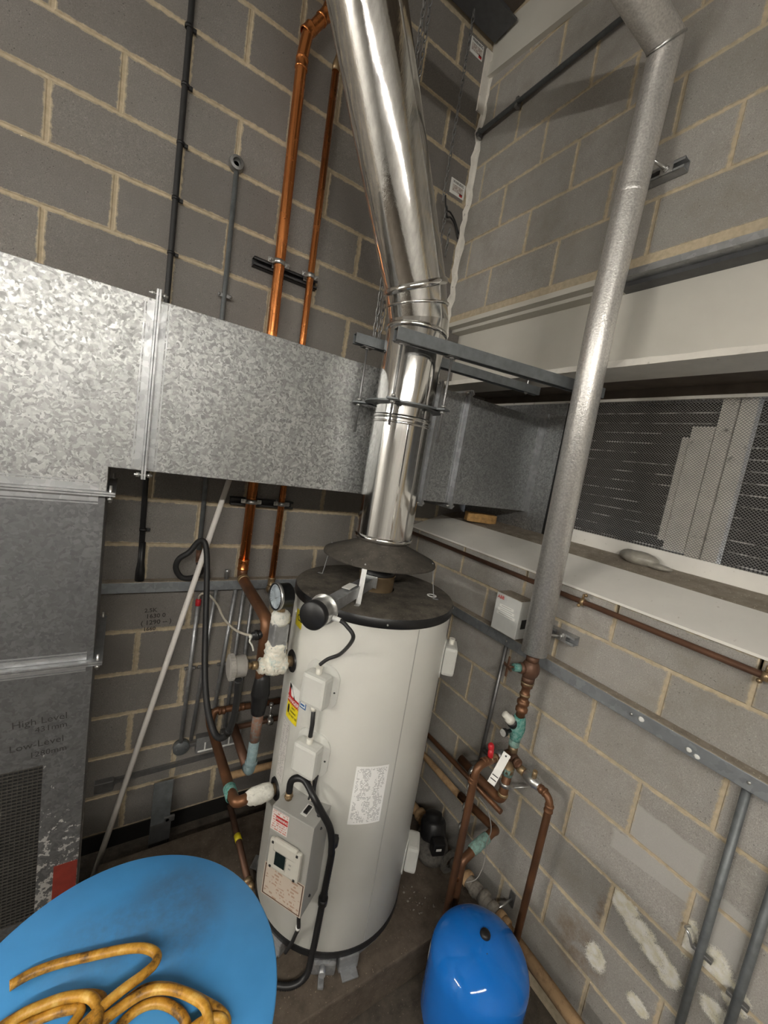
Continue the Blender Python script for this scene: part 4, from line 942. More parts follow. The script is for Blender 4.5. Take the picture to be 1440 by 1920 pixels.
# ================================================================== WATER HEATER
HA = V(-.745, -.775, 0); HR = .345
def hc(th, z, r=HR): a = math.radians(th); return V(HA.x + r * math.cos(a), HA.y + r * math.sin(a), z)
def hn(th): a = math.radians(th); return V(math.cos(a), math.sin(a), 0)
def ht_(th): a = math.radians(th); return V(-math.sin(a), math.cos(a), 0)
heater = thing('water_heater', 'tall cream cylindrical gas water heater on the plinth under the flue', 'water heater', (HA.x, HA.y, .17))
mb = MB(); mb.lathe([(HR - .004, .262), (HR, .266), (HR, 1.672)], (HA.x, HA.y, 0), (0, 0, 1), 96, True, (False, False)); part('shell', mb, m_tank, heater)
mb = MB(); mb.hardlathe([(HR - .03, .238), (HR + .0035, .238), (HR + .0035, .266), (HR - .002, .268)], (HA.x, HA.y, 0), (0, 0, 1), 72); part('base_band', mb, m_black, heater)
mb = MB(); mb.lathe([(HR + .003, 1.663), (HR + .006, 1.665), (HR + .006, 1.692), (HR + .002, 1.700)], (HA.x, HA.y, 0), (0, 0, 1), 80, True, (False, False)); part('lid_rim', mb, m_black, heater)
mb = MB(); mb.lathe([(HR + .002, 1.700), (HR - .02, 1.705), (.2, 1.707), (.085, 1.705)], (HA.x, HA.y, 0), (0, 0, 1), 72, True, (False, False)); part('lid', mb, m_dust, heater, label='black lid thick with grey dust')
for th in (-150, -113, -40, 35, 120):
    mb = MB(); mb.sphere(hc(th, 1.68, HR + .0065), .0045, 8, 6); part('lid_screw', mb, m_steel, heater)
mb = MB(); mb.prism([hc(-90.2, .27, HR + .0012), hc(-90.9, .27, HR + .0012), hc(-90.9, 1.66, HR + .0012), hc(-90.2, 1.66, HR + .0012)], (0, 0, 0), (0, -.0006, 0)); part('shell_seam', mb, m_ctrl, heater)
for th in (-100, 20, 140, -155):
    mb = MB(); p = hc(th, .205, HR - .03); mb.obox(p, (.08, .085, .068), (hn(th), ht_(th), V(0, 0, 1)), .006); mb.obox(p + hn(th) * .05 + V(0, 0, -.028), (.05, .07, .008), (hn(th), ht_(th), V(0, 0, 1)), .003); part('foot', mb, m_zinc, heater)
mb = MB(); p = hc(-118, .20, HR - .005); mb.obox(p, (.035, .11, .062), (hn(-118), ht_(-118), V(0, 0, 1)), .01); mb.cyl(p + hn(-118) * .01 + V(0, 0, .012), p + hn(-118) * .045 + V(0, 0, .012), .014, None, 10); mb.obox(p + hn(-118) * .04 + V(0, 0, -.022), (.05, .024, .012), (hn(-118), ht_(-118), V(0, 0, 1)), .004); part('base_cleat', mb, m_zinc, heater)
for i, (th, w0) in enumerate(((-82, .12), (-60, .12))):
    mb = MB(); mb.obox(hc(th, .205, HR - .03), (.01, w0, .06), (hn(th), ht_(th), V(0, 0, 1))); part('base_flashing', mb, m_zinc, heater)
# nozzles
for th, z in ((179, NZ), (-179, .82)):
    mb = MB(); mb.hardlathe([(.024, .001), (.046, .001), (.044, .006), (.024, .006)], hc(th, z, HR - .002), hn(th), 30); e = part('escutcheon', mb, m_black, heater)
    mb = MB(); mb.lathe([(.022, -.01), (.022, .05)], hc(th, z), hn(th), 20); part('nozzle', mb, m_brass, heater)
# outlet collar, hood
mb = MB(); mb.lathe([(.078, 1.700), (.078, 1.765), (.081, 1.768), (.078, 1.771), (.074, 1.771), (.074, 1.72)], (HA.x, HA.y, 0), (0, 0, 1), 44, True, (False, False)); part('flue_collar', mb, m_brass, heater)
mb = MB(); mb.lathe([(.074, 1.769), (.074, 1.80), (.0001, 1.80)], (HA.x, HA.y, 0), (0, 0, 1), 40, True, (False, False)); part('baffle', mb, m_black, heater)
hood = part('draft_hood', MB().lathe([(.108, 1.925), (.112, 1.905), (.248, 1.850), (.251, 1.842), (.247, 1.842), (.110, 1.897), (.104, 1.905)], (AX.x, AX.y, 0), (0, 0, 1), 64, True, (False, False)), m_hood, heater, label='sooty conical draught hood')
for th, wd, m_ in ((131, .006, m_steeld), (-136, .020, m_steel), (-41, .006, m_steeld)):
    p = hc(th, 1.705, .262); q = V(AX.x, AX.y, 0) + hn(th) * .236 + V(0, 0, 1.853)
    d = (q - p).normalized(); s_ = ht_(th); L = (q - p).length
    mb = MB(); mb.obox((p + q) / 2, (wd, .003, L), (s_, d.cross(s_).normalized(), d)); mb.obox(p + hn(th) * .008 + V(0, 0, .002), (.026, max(wd, .016), .003), (hn(th), s_, V(0, 0, 1))); mb.sphere(q + V(0, 0, .003), .0045, 8, 6); part('hood_leg', mb, m_, heater)
mb = MB(); mb.lathe([(.014, 0), (.022, 0), (.022, .004), (.014, .004), (.014, 0)], hc(-33, 1.704, .255), (0, 0, 1), 20, True, (False, False)); part('lid_grommet', mb, m_paper, heater)
# damper drive
DT = -142.6; dn = hn(DT); dt_ = ht_(DT); UP = V(0, 0, 1)
mb = MB(); p0 = hc(DT, 1.752, .085); p1 = hc(DT, 1.749, .496)
mb.obox((p0 + p1) / 2, ((p1 - p0).length, .045, .045), (dn, dt_, UP), .003); arm = part('damper_arm', mb, m_zinc, heater)
mb = MB(); mb.obox(hc(DT, 1.781, .30), (.07, .032, .002), (dn, dt_, UP)); part('arm_label', mb, m_paper, arm)
mb = MB(); mb.obox(hc(DT, 1.755, .098), (.006, .075, .05), (dn, dt_, UP), .001); mb.sphere(hc(DT, 1.758, .105) - dt_ * .03, .006, 8, 6); part('arm_bracket', mb, m_steel, arm)
mo = V(*hc(DT, 1.748, .488))
mb = MB(); mb.hardlathe([(.0001, 0), (.052, 0), (.052, .006), (.0455, .006), (.0455, .070)], mo, dn, 36); motor = part('damper_motor', mb, m_steel, heater)
mb = MB(); mb.lathe([(.046, .054), (.0468, .057), (.0468, .078), (.043, .082), (.0001, .083)], mo, dn, 36, True, (False, False)); part('motor_cap', mb, m_black, motor)
mb = MB(); gp = mo + dn * .02 + dt_ * .052 - UP * .012; mb.cyl(gp - dt_ * .006, gp + dt_ * .022, .009, .007, 12); part('cable_gland', mb, m_paper, motor)
# junction boxes on the shell
def jbox(th, zc, cab=True, w_=.105, h=.125, dp=.058, nip=True):
    n = hn(th); r = ht_(th)
    t = thing('x', None, None, (0, 0, 0)) if False else None
    mb = MB(); k = 24; pts = []
    pw, ph, cr = .150, .178, .055
    for i in range(k):
        a = 2 * PI * i / k; cx = (pw / 2 - cr) * (1 if math.cos(a) >= 0 else -1); cy = (ph / 2 - cr) * (1 if math.sin(a) >= 0 else -1)
        x = cx + cr * math.cos(a); y = cy + cr * math.sin(a); pts.append((x, y))
    def cyl_pt(x, y, e): return hc(th + math.degrees(x / HR), zc + y, HR + e)
    outer = [cyl_pt(x, y, .0045) for x, y in pts]; low = [cyl_pt(x * 1.02, y * 1.02, .0) for x, y in pts]; inner = [cyl_pt(x * .4, y * .4, .0045) for x, y in pts]
    mb.rings([low, outer, inner], False, (False, True)); bp = part('junction_box', mb, m_box, heater)
    mb = MB(); c = hc(th, zc - .004, HR + dp / 2 + .001); mb.obox(c, (dp, w_, h), (n, r, UP), .014); part('cover', mb, m_box, bp)
    if nip:
        mb = MB(); q = hc(th, zc + h / 2 - .012, HR + .030); mb.cyl(q, q + UP * .030, .013, .012, 12); mb.cyl(q + UP * .028, q + UP * .032, .0135, None, 12); part('cable_nipple', mb, m_pcream, bp)
    mb = MB(); mb.sphere(cyl_pt(pw / 2 - .014, -.01, .006), (.004, .004, .003), 8, 6); part('fixing_screw', mb, m_dark, bp)
    return bp
jbox(-148.5, 1.392); jbox(-147.8, 1.110); jbox(-39, 1.455, h=.13); jbox(-40, .475, h=.13, nip=False)
mb = MB(); q = hc(-148.5, 1.318, HR + .030); mb.cyl(q, q - UP * .018, .012, .010, 12); part('lower_nipple', mb, m_pcream, heater)
mb = MB(); mb.tube([hc(-148.4, 1.310, HR + .030), hc(-148.2, 1.24, HR + .024), hc(-147.9, 1.17, HR + .030)], .0085, 12); part('link_cable', mb, m_rubber, heater)
pj = hc(-148.5, 1.485, HR + .030)
mb = MB(); mb.tube(spline([gp + dt_ * .018, gp + dt_ * .045 - UP * .012, gp + dt_ * .070 - UP * .05 - dn * .01, pj + V(.045, -.062, .07), pj + V(.018, -.02, .03), pj], 8), .0068, 12); part('damper_cable', mb, m_rubber, heater)
# labels that follow the shell
def on_shell(th, zc, e=.0012): return lambda x, y: hc(th + math.degrees(x / HR), zc + y, HR + e)
def patch(name, th, zc, w_, h, mat, e=.0012, nx=8, shear=0.0, label=None):
    f = on_shell(th, zc, e); mb = MB(); uv = []
    for j in range(2):
        for i in range(nx + 1):
            mb.v.append(tuple(f(-w_ / 2 + w_ * i / nx, (-h / 2 if j == 0 else h / 2)))); uv.append((i / nx, j))
    for i in range(nx): mb.f.append((i, i + 1, nx + 2 + i, nx + 1 + i)); mb.sm.append(True)
    return part(name, mb, mat, heater, uv=uv, label=label)
patch('data_sheet', -106.3, .980, .132, .250, m_sheet, label='white data sheet of small print')
patch('instruction_sheet', -176.0, 1.015, .062, .27, m_sheet2)
patch('conformity_label', -179.0, 1.585, .060, .068, m_yellow); f = on_shell(-177.5, 1.590, .002); part('conformity_mark', text_mb('CE', .036, f, True), m_ink, heater)
patch('danger_label', -171.7, 1.2885, .086, .056, m_paper, .0012); patch('danger_band', -171.5, 1.2500, .086, .034, m_labelred, .0014); patch('danger_panel', -171.2, 1.2020, .086, .072, m_yellow, .0014)
f = on_shell(-171.5, 1.2500, .002); part('danger_word', text_mb('DANGER', .0215, f, True), m_paper, heater)
mb = MB(); f = on_shell(-171.7, 1.2885, .002); mb.add([f(-.036, -.026), f(.018, -.026), f(-.002, .0), f(-.020, .022), f(-.036, .026)], [(0, 1, 2, 3, 4)]); part('danger_emblem', mb, m_ink, heater)
mb = MB(); mb.add([f(-.036, -.026), f(-.012, -.026), f(-.022, .0), f(-.036, .010)], [(0, 1, 2, 3)]); mb.v = [tuple(Vector(v) + hn(-173) * .0006) for v in mb.v]; part('danger_flash', mb, m_labelred, heater)
f = on_shell(-171.2, 1.2020, .002)
for i, (tx, s_) in enumerate((('SAFETY', .0105), ('WARNING', .0105), ('DO NOT USE', .0125))): part('danger_text', text_mb(tx, s_, lambda a, b, i=i: f(a + .011, b + .022 - i * .017), True, sx=.8), m_ink, heater)
mb = MB(); mb.add([f(-.026 + .008 * math.cos(a * PI / 8), .006 + .020 * math.sin(a * PI / 8)) for a in range(16)], [tuple(range(16))]); part('danger_pictogram', mb, m_ink, heater)
patch('maker_label', -160.6, 1.272, .036, .030, m_blueink); patch('maker_panel', -160.6, 1.272, .028, .019, m_paper, .0018, 4); patch('maker_bar', -160.6, 1.272, .022, .008, m_blueink, .0022, 4)
# control box
CA = -145.6; cn = hn(CA); cr_ = ht_(CA)
cc = lambda x, y, z: HA + cn * (HR + y) + cr_ * x + UP * z    # x along the front, y out from the shell
BWd = .185; bz0, bz1 = .545, .925; yo = .105; bxo = .004
mb = MB(); mb.obox(cc(bxo, (yo - .05) / 2, (bz0 + bz1) / 2), (yo + .05, BWd, bz1 - bz0), (cn, cr_, UP), .003); ctrl = part('control_box', mb, m_ctrl, heater, label='grey control box with a small display')
ff = lambda x, y, e=.0012: cc(x + bxo, yo + e, (bz0 + bz1) / 2 + y)
mb = MB(); mb.obox(cc(bxo - .004, yo + .009, .752), (.018, .140, .118), (cn, cr_, UP), .008); mb.obox(cc(bxo - .004, yo + .012, .795), (.018, .105, .05), (cn, cr_, UP), .009); part('display_unit', mb, m_pcream, ctrl)
for x in (-.058, .050):
    for z in (.702, .802):
        mb = MB(); mb.obox(cc(bxo + x, yo + .0185, z), (.004, .008, .008), (cn, cr_, UP)); part('screw_slot', mb, m_dark, ctrl)
q, uv = quad(lambda x, y: cc(bxo + x, yo + .0222, y), -.040, .722, .006, .776); part('display_screen', q, m_screen, ctrl)
q, uv = quad(lambda x, y: cc(bxo + x, yo + .0218, y), -.042, .714, .008, .722); part('screen_edge', q, m_pcream, ctrl)
for x, z in ((.026, .752), (.026, .736)):
    q, uv = quad(lambda a, b: cc(bxo + x + a, yo + .0192, z + b), -.005, -.003, .005, .003); part('button', q, m_ctrl, ctrl)
mb = MB(); q0 = cc(bxo, yo + .0012, 0)
q, uv = quad(lambda x, y: ff(x, y), -.090, .095, -.014, .180); part('red_warning_label', q, m_redprint, ctrl, uv=uv)
q, uv = quad(lambda x, y: ff(x, y, .0016), -.070, .137, -.016, .160); part('red_warning_band', q, m_labelred, ctrl)
part('warning_word', text_mb('WARNING', .0145, lambda a, b: ff(a - .043, b + .1485, .0022), True, sx=.75), m_paper, ctrl)
q, uv = quad(lambda x, y: ff(x, y), -.091, -.187, .091, -.048); part('buff_notice', q, m_tanprint, ctrl, uv=uv)
mb = MB()
for x0, y0, x1, y1 in ((-.087, -.183, .087, -.179), (-.087, -.056, .087, -.052), (-.087, -.183, -.083, -.052), (.083, -.183, .087, -.052)): a, _ = quad(lambda x, y: ff(x, y, .0016), x0, y0, x1, y1); mb.add(a.v, a.f)
part('notice_border', mb, m_copperb, ctrl)
mb = MB(); mb.obox(cc(bxo + .030, .055, bz1 + .003), (.036, .016, .008), (cn, cr_, UP), .001); part('rocker_switch', mb, m_black, ctrl)
mb = MB(); mb.obox(cc(bxo + .028, .055, bz1 + .0005), (.052, .026, .002), (cn, cr_, UP)); part('switch_label', mb, m_paper, ctrl)
# cables and flexible conduit
g0 = cc(bxo - .062, .050, bz1)
mb = MB(); mb.cyl(g0, g0 + UP * .028, .014, None, 12); mb.cyl(g0 + UP * .006, g0 + UP * .014, .017, None, 6); part('conduit_gland', mb, m_brass, ctrl)
fl = [g0 + UP * .02, g0 + UP * .07, g0 + UP * .098 + cr_ * .022, g0 + UP * .105 + cr_ * .06, cc(bxo + .055, .07, 1.005), cc(.095, .060, .955), cc(.128, .045, .90), cc(.142, .036, .845), cc(.148, .03, .78)]
def corrug(pts, r, step=.0042):
    sp = spline(pts, 24); out = []; rad = []; acc = 0; last = sp[0]; i = 0
    for p_ in sp[1:]:
        acc += (p_ - last).length; last = p_
        if acc > step / 2: acc = 0; out.append(p_); rad.append(r if i % 2 else r * .86); i += 1
    mb = MB(); mb.tube(out, rad, 12); return mb
part('flexible_conduit', corrug(fl, .0132), m_black, heater)
f2 = [cc(.148, .03, .79), hc(CA + 21.6, .70, HR + .022), hc(CA + 21.0, .55, HR + .021), hc(CA + 20.5, .42, HR + .022), hc(CA + 19.8, .30, HR + .026), hc(CA + 18, .21, HR + .05), hc(CA + 8, .185, HR + .085), hc(CA - 10, .184, HR + .12), hc(CA - 24, .184, HR + .10)]
part('conduit_drop', corrug(f2, .0135), m_black, heater)
for z in (.80, .535):
    mb = MB(); th = CA + (21.7 if z > .7 else 21.0); mb.cyl(hc(th, z - .014, HR + .025), hc(th, z + .014, HR + .025), .0185, None, 14); mb.obox(hc(th, z, HR + .010), (.022, .030, .014), (hn(th), ht_(th), UP), .002); part('conduit_clip', mb, m_black, heater)
for i, (x0, x1, m_) in enumerate(((-.005, .004, m_rubber), (.006, .012, m_cord), (.014, .020, m_rubber))):
    mb = MB(); mb.tube(spline([cc(bxo + x0, .020, 1.06 - .0), cc(bxo + x0 + .006, .018, 1.0), cc(bxo + x1 + .004, .012, .95), cc(bxo + x1, .010, bz1 - .005)], 6), .0042, 8); part('lead_wire', mb, m_, heater)
mb = MB(); mb.tube(spline([cc(bxo + .030, .018, 1.045), cc(bxo + .030, .024, 1.00), cc(bxo + .042, .034, .965), cc(bxo + .062, .050, .945), cc(bxo + .076, .050, .930), cc(bxo + .078, .050, .918)], 6), [.005] * 24 + [.008] * 7, 10); part('switch_lead', mb, m_rubber, heater)
mb = MB(); mb.tube(spline([cc(bxo + .070, .080, bz0 + .005), cc(bxo + .074, .078, .50), cc(bxo + .068, .055, .43), cc(bxo + .048, .028, .36), cc(bxo + .03, .016, .29), cc(bxo + .01, .02, .235)], 6), .0075, 10); part('supply_cable', mb, m_rubber, heater)
mb = MB(); mb.cyl(cc(bxo + .0685, .062, .445), cc(bxo + .0655, .054, .425), .009, None, 10); part('cable_tie', mb, m_paper, heater)
mb = MB(); mb.sphere(cc(bxo + BWd / 2 + .001, .06, .60), (.006, .006, .004), 8, 6); mb.sphere(cc(bxo + BWd / 2 + .001, .05, .88), (.006, .006, .004), 8, 6); part('box_screw', mb, m_dark, ctrl)

# ================================================================== RIGHT WALL SERVICES
SX = -.135
lag = thing('lagged_pipe', 'foil lagged pipe standing against the right wall and elbowing into the room at the top', 'pipe', (SX, -1.205, 1.53))
pts = [V(SX, -1.205, 1.530), V(SX, -1.183, 2.98), V(SX, -1.202, 3.962), V(-2.6, -1.205, 4.03)]
rs = sweep(pts, .0555, '', None, 32)
mb = MB(); mb.rings(rs[0:3], True, (True, False)); part('lagging', mb, m_foil, lag)
rs2 = sweep([pts[2], pts[3]], .0580, '', None, 32); rs3 = sweep(pts, .0580, '', None, 32)
mb = MB(); mb.rings([rs3[2], rs3[3]], True, (False, True)); part('lagging_overhead', mb, m_foil, lag)
mb = MB(); nn = (V(0, 0, 1) + V(-1, 0, .03).normalized()).normalized()
mb.rings([[p + (p - pts[2]) * .02 + V(0, 0, -.005) for p in rs3[2]], [p + (p - pts[2]) * .03 for p in rs3[2]], [p + (p - pts[2]) * .02 + V(-.006, 0, .002) for p in rs3[2]]], True, (False, False)); part('mitre_tape', mb, m_steel, lag)
for z, a in ((3.44, .0),): 
    mb = MB(); mb.lathe([(.0558, -.012), (.0568, -.01), (.0568, .01), (.0558, .012)], (SX, -1.191 if z > 2 else -1.2045, z), (0, .0, 1), 28, True, (False, False)); part('foil_tape', mb, m_foil, lag)
# struts to the wall for it
for zc, lab in ((3.545, 'upper zinc strut bracket on the right wall beside the lagged pipe'), (1.622, 'lower zinc strut bracket on the right wall beside the lagged pipe')):
    t = thing('strut_bracket', lab, 'bracket', (-.02, -1.25, zc), 'strut brackets of the lagged pipe'); ya, yb = -1.12, -1.318
    mb = MB(); mb.box((-.004, ya, zc - .0205), (-.0022, yb, zc + .0205)).box((-.041, ya, zc + .0180), (-.002, yb, zc + .0205)).box((-.041, ya, zc - .0205), (-.002, yb, zc - .0180)).box((-.041, ya, zc + .009), (-.0385, yb, zc + .0205)).box((-.041, ya, zc - .0205), (-.0385, yb, zc - .009)); part('channel', mb, m_zinc, t)
    mb = MB(); mb.obox((-.0435, -1.258, zc), (.005, .045, .036), None, .001); part('washer_plate', mb, m_steel, t)
    mb = MB(); mb.cyl((-.046, -1.256, zc), (-.115, -1.236, zc + .008), .006, None, 10); mb.cyl((-.046, -1.257, zc), (-.055, -1.255, zc), .012, None, 6); part('threaded_stem', mb, m_steel, t)
# stub manifold under it
man = thing('mains_manifold', 'tarnished valve and fitting stack hanging below the lagged pipe on the right wall', 'valve', (SX, -1.2, .75))
ay = lambda z: V(SX, -1.205 + .004 * (1.53 - z) / .5, z)
def lath(name, prof, mat, n=22, label=None):
    mb = MB(); mb.lathe([(r, z) for r, z in prof], (SX, -1.205, 0), (0, 0, 1), n); return part(name, mb, mat, man, label=label)
lath('pipe_tail', [(.022, 1.535), (.022, 1.50)], m_copperb)
mb = MB(); mb.sphere((SX, -1.205, 1.452), (.042, .040, .050), 20, 12); mb.cyl((SX, -1.205, 1.49), (SX, -1.205, 1.515), .028, None, 10); mb.cyl((SX, -1.205, 1.415), (SX, -1.205, 1.392), .028, None, 10); vb = part('stop_valve', mb, m_copperb, man)
vd = V(-.88, .40, .02).normalized()
mb = MB(); c0 = V(SX, -1.205, 1.452); mb.cyl(c0 + vd * .03, c0 + vd * .052, .026, .024, 12); part('bonnet', mb, m_copperb, vb)
mb = MB(); mb.cyl(c0 + vd * .050, c0 + vd * .083, .021, .018, 8); part('packing_nut', lumpy(mb, .0015, 8), m_verd, vb)
mb = MB(); mb.cyl(c0 + vd * .08, c0 + vd * .112, .006, None, 8); hw = c0 + vd * .11; u_ = V(0, 0, 1); u_ = (u_ - vd * u_.dot(vd)).normalized(); s2_ = vd.cross(u_)
mb.obox(hw, (.006, .012, .094), (vd, s2_, u_), .002); mb.obox(hw, (.006, .070, .012), (vd, s2_, u_), .002); part('tee_handle', mb, m_copperb, vb)
lath('union', [(.019, 1.392), (.026, 1.388), (.026, 1.368), (.019, 1.364), (.019, 1.335), (.0225, 1.333), (.0225, 1.322), (.019, 1.32), (.020, 1.300), (.027, 1.298), (.027, 1.284), (.023, 1.280), (.023, 1.264), (.027, 1.262), (.027, 1.248), (.020, 1.244), (.020, 1.215)], m_copperd)
lath('union_ring', [(.0265, 1.391), (.0285, 1.388), (.0285, 1.382), (.0265, 1.380)], m_brass); lath('union_ring', [(.0215, 1.334), (.0235, 1.331), (.0235, 1.326), (.0215, 1.323)], m_brass)
mb = MB(); mb.tube([(SX, -1.205, 1.222 - i * .013) for i in range(10)], [.023, .027, .029, .031, .034, .034, .031, .029, .026, .023], 18); prv = part('reducing_valve', lumpy(mb, .0018, 3), m_verd, man, label='green verdigris pressure reducing valve')
pd = V(-.66, .36, .60).normalized(); c1 = V(SX, -1.205, 1.165)
mb = MB(); mb.lathe([(.026, .015), (.026, .040), (.023, .044)], c1, pd, 20); part('bonnet', mb, m_black, prv)
mb = MB(); mb.lathe([(.022, .042), (.021, .068), (.016, .070), (.0155, .094), (.012, .097), (.0001, .097)], c1, pd, 20); part('adjuster_cap', mb, m_pcream, prv)
gd = V(-.97, .02, .0).normalized(); c2 = V(SX, -1.195, 1.150)
mb = MB(); mb.cyl(c2 + gd * .03 , c2 + gd * .068, .008, None, 8); mb.lathe([(.0001, .062), (.017, .064), (.018, .080), (.0165, .082)], c2, gd, 20, True, (False, False)); part('gauge_body', mb, m_black, prv)
mb = MB(); mb.lathe([(.0165, .0816), (.0001, .0816)], c2, gd, 20); part('gauge_dial', mb, m_paper, prv)
lath('pale_nut', [(.021, 1.105), (.024, 1.10), (.024, 1.078), (.020, 1.072)], m_verdl); lath('tee_body', [(.020, 1.075), (.022, 1.06), (.023, .99), (.021, .965), (.0245, .962), (.0245, .94)], m_brass)
mb = MB(); mb.sphere((SX - .002, -1.205, 1.025), (.028, .028, .03), 14, 10); mb.cyl((SX, -1.20, 1.03), (SX - .02, -1.255, 1.03), .020, None, 14); mb.lathe([(.021, 0), (.021, .016), (.015, .017), (.012, .008), (.0001, .008)], (SX - .017, -1.245, 1.03), (-.3, -.9, 0), 16); part('cross_body', mb, m_copperb, man)
mb = MB(); mb.cyl((SX, -1.205, .962), (SX, -1.205, .925), .0255, .024, 8); part('crusted_nut', lumpy(mb, .002, 4), m_verdl, man)
# left branch (-X) then down to the floor
lb = pipe('copper_pipe', 'brown copper pipe from the manifold out and down behind the blue vessel, left of three', [(SX - .03, -1.205, 1.045), (-.372, -1.211, 1.045), (-.372, -1.211, .0)], .0165, m_copperd, .045, (-.372, -1.205, .0))
sock(lb, (-.318, -1.205, 1.045), (1, 0, 0), .0165, .03, m_copperd); sock(lb, (-.372, -1.205, .975), (0, 0, 1), .0165, .03, m_copperd); sock(lb, (-.27, -1.205, 1.045), (1, 0, 0), .0165, .04, m_brass)
mb = MB(); mb.tube([(-.195 - i * .012, -1.205, 1.045) for i in range(5)], [.020, .027, .025, .027, .020], 12); part('double_check_valve', mb, m_steeld, lb)
mb = MB(); mb.cyl((-.285, -1.205, 1.05), (-.285, -1.200, 1.10), .013, .012, 12); mb.lathe([(.012, 0), (.014, .005), (.013, .018), (.008, .024)], (-.286, -1.2, 1.096), (-.15, .1, 1), 14); part('red_cap', mb, m_red, lb)
# paper tag on a wire
t = thing('paper_tag', 'small white paper tag hanging from the manifold', 'tag', (-.24, -1.25, .93))
ta = V(-.222, -1.24, 1.083); tb = V(-.300, -1.245, .965); d = (tb - ta).normalized(); s_ = V(.50, -.78, -.35); s_ = (s_ - d * s_.dot(d)).normalized(); nrm = d.cross(s_)
mb = MB(); mb.obox((ta + tb) / 2, ((tb - ta).length, .034, .0008), (d, s_, nrm)); part('card', mb, m_paper, t)
for k in (.74, .86):
    mb = MB(); mb.obox(ta + (tb - ta) * k, (.004, .027, .0024), (d, s_, nrm)); part('black_line', mb, m_ink, t)
mb = MB(); mb.cyl(ta + d * .012 - nrm * .0014, ta + d * .012 + nrm * .0014, .004, None, 10); part('eyelet', mb, m_ink, t)
mb = MB(); mb.tube(spline([V(-.165, -1.21, 1.04), V(-.185, -1.235, 1.045), ta + d * .012], 4), .0016, 5); part('tie', mb, m_cord, t)
# right branch along the wall, check valve, then down
rb = pipe('copper_pipe', 'brown copper pipe along the right wall then down behind the blue vessel, right of three', [(SX, -1.235, 1.0), (SX, -1.425, .992), (SX, -1.412, .0)], .0155, m_copperd, .045, (SX, -1.41, 0.0))
mb = MB(); mb.lathe([(.017, 0), (.021, .003), (.021, .016), (.024, .020), (.025, .055), (.022, .060), (.021, .075), (.018, .078)], (SX, -1.288, .998), (0, -1, -.03), 16); part('check_valve', mb, m_steel, rb)
mb = MB(); mb.cyl((SX - .005, -1.335, 1.015), (SX - .01, -1.338, 1.052), .011, .010, 8); part('test_plug', mb, m_brass, rb)
sock(rb, (SX, -1.385, .993), (0, 1, 0), .0155, .03, m_copperd); sock(rb, (SX, -1.424, .945), (0, 0, 1), .0155, .035, m_copperd)
mb = MB(); mb.cyl((SX, -1.255, 1.0), (SX, -1.285, .998), .019, None, 8); part('union_nut', mb, m_brass, rb)
# centre drop, elbow back along the wall
cb = pipe('copper_pipe', 'brown copper drop from the manifold bending back along the right wall, middle of three', [(SX, -1.205, .93), (SX, -1.204, .785), (SX - .005, -1.08, .79), (SX - .01, -.93, .80)], .021, m_copperd, .035, (SX, -1.2, .76))
sock(cb, (SX, -1.204, .825), (0, 0, 1), .021, .016, m_brass)
mb = MB(); mb.lathe([(.0215, -.009), (.0255, -.009), (.0255, .009), (.0215, .009)], (SX, -1.2045, .878), (0, 0, 1), 18, True, (False, False)); mb.cyl((SX + .0, -1.232, .878), (-.004, -1.30, .90), .004, None, 8); mb.obox((SX + .004, -1.236, .878), (.018, .020, .018), None, .002); part('pipe_clip', mb, m_steel, cb)
mb = MB(); mb.lathe([(.0215, -.009), (.0255, -.009), (.0255, .009), (.0215, .009)], (SX - .007, -1.02, .794), (0, 1, 0), 18, True, (False, False)); mb.cyl((SX - .007, -1.02, .82), (-.004, -1.02, .83), .004, None, 8); part('pipe_clip', mb, m_steel, cb)
# lower return with verdigris elbow, down to floor
vb2 = pipe('copper_pipe', 'copper pipe with a pale green elbow dropping behind the blue vessel near the pump', [(-.09, -.93, .565), (-.10, -1.19, .600), (-.135, -1.195, .615), (-.325, -1.200, .545), (-.330, -1.216, .0)], .0195, m_copperd, .03, (-.33, -1.195, 0.0))
mb = MB(); mb.lathe([(.0205, -.05), (.024, -.045), (.026, -.01), (.024, .0), (.026, .012), (.024, .05), (.0205, .055)], (-.215, -1.195, .585), (-1, 0, -.37), 18, True, (False, False)); part('green_coupling', lumpy(mb, .001, 3), m_verdl, vb2, label='pale green corroded coupling')
mb = MB(); mb.lathe([(.021, -.012), (.0235, -.008), (.0235, .008), (.021, .012)], (-.3295, -1.195, .47), (0, 0, 1), 16, True, (False, False)); part('solder_ring', mb, m_copper, vb2)
mb = MB(); mb.tube(spline([(-.30, -1.20, .86), (-.25, -1.22, .80), (-.235, -1.25, .72), (-.215, -1.23, .62), (-.22, -1.24, .52), (-.25, -1.24, .46), (-.29, -1.22, .44)], 6), .0024, 6); part('sensor_wire', mb, m_plast, vb2)
# small gate valves on the left drop
for z in (.90, .80, .70):
    mb = MB(); mb.sphere((-.335, -1.17, z), .017, 10, 8); mb.cyl((-.335, -1.17, z), (-.29, -1.14, z + .004), .010, None, 8); mb.obox((-.283, -1.135, z + .004), (.008, .04, .020), None, .003); part('pipe_stand_off', mb, m_steel, lb)
# twin pipes low on the right wall behind the heater
t = pipe('copper_pipe', 'rusty red pipe level on the right wall behind the heater, upper of two', [(-.05, -.30, .66), (-.05, -1.16, .655)], .013, m_copperd, .03, (-.05, -.7, .66))
t = pipe('copper_pipe', 'buff pipe level on the right wall behind the heater, lower of two', [(-.06, -.30, .53), (-.06, -1.02, .528)], .018, m_sand, .03, (-.06, -.7, .53))
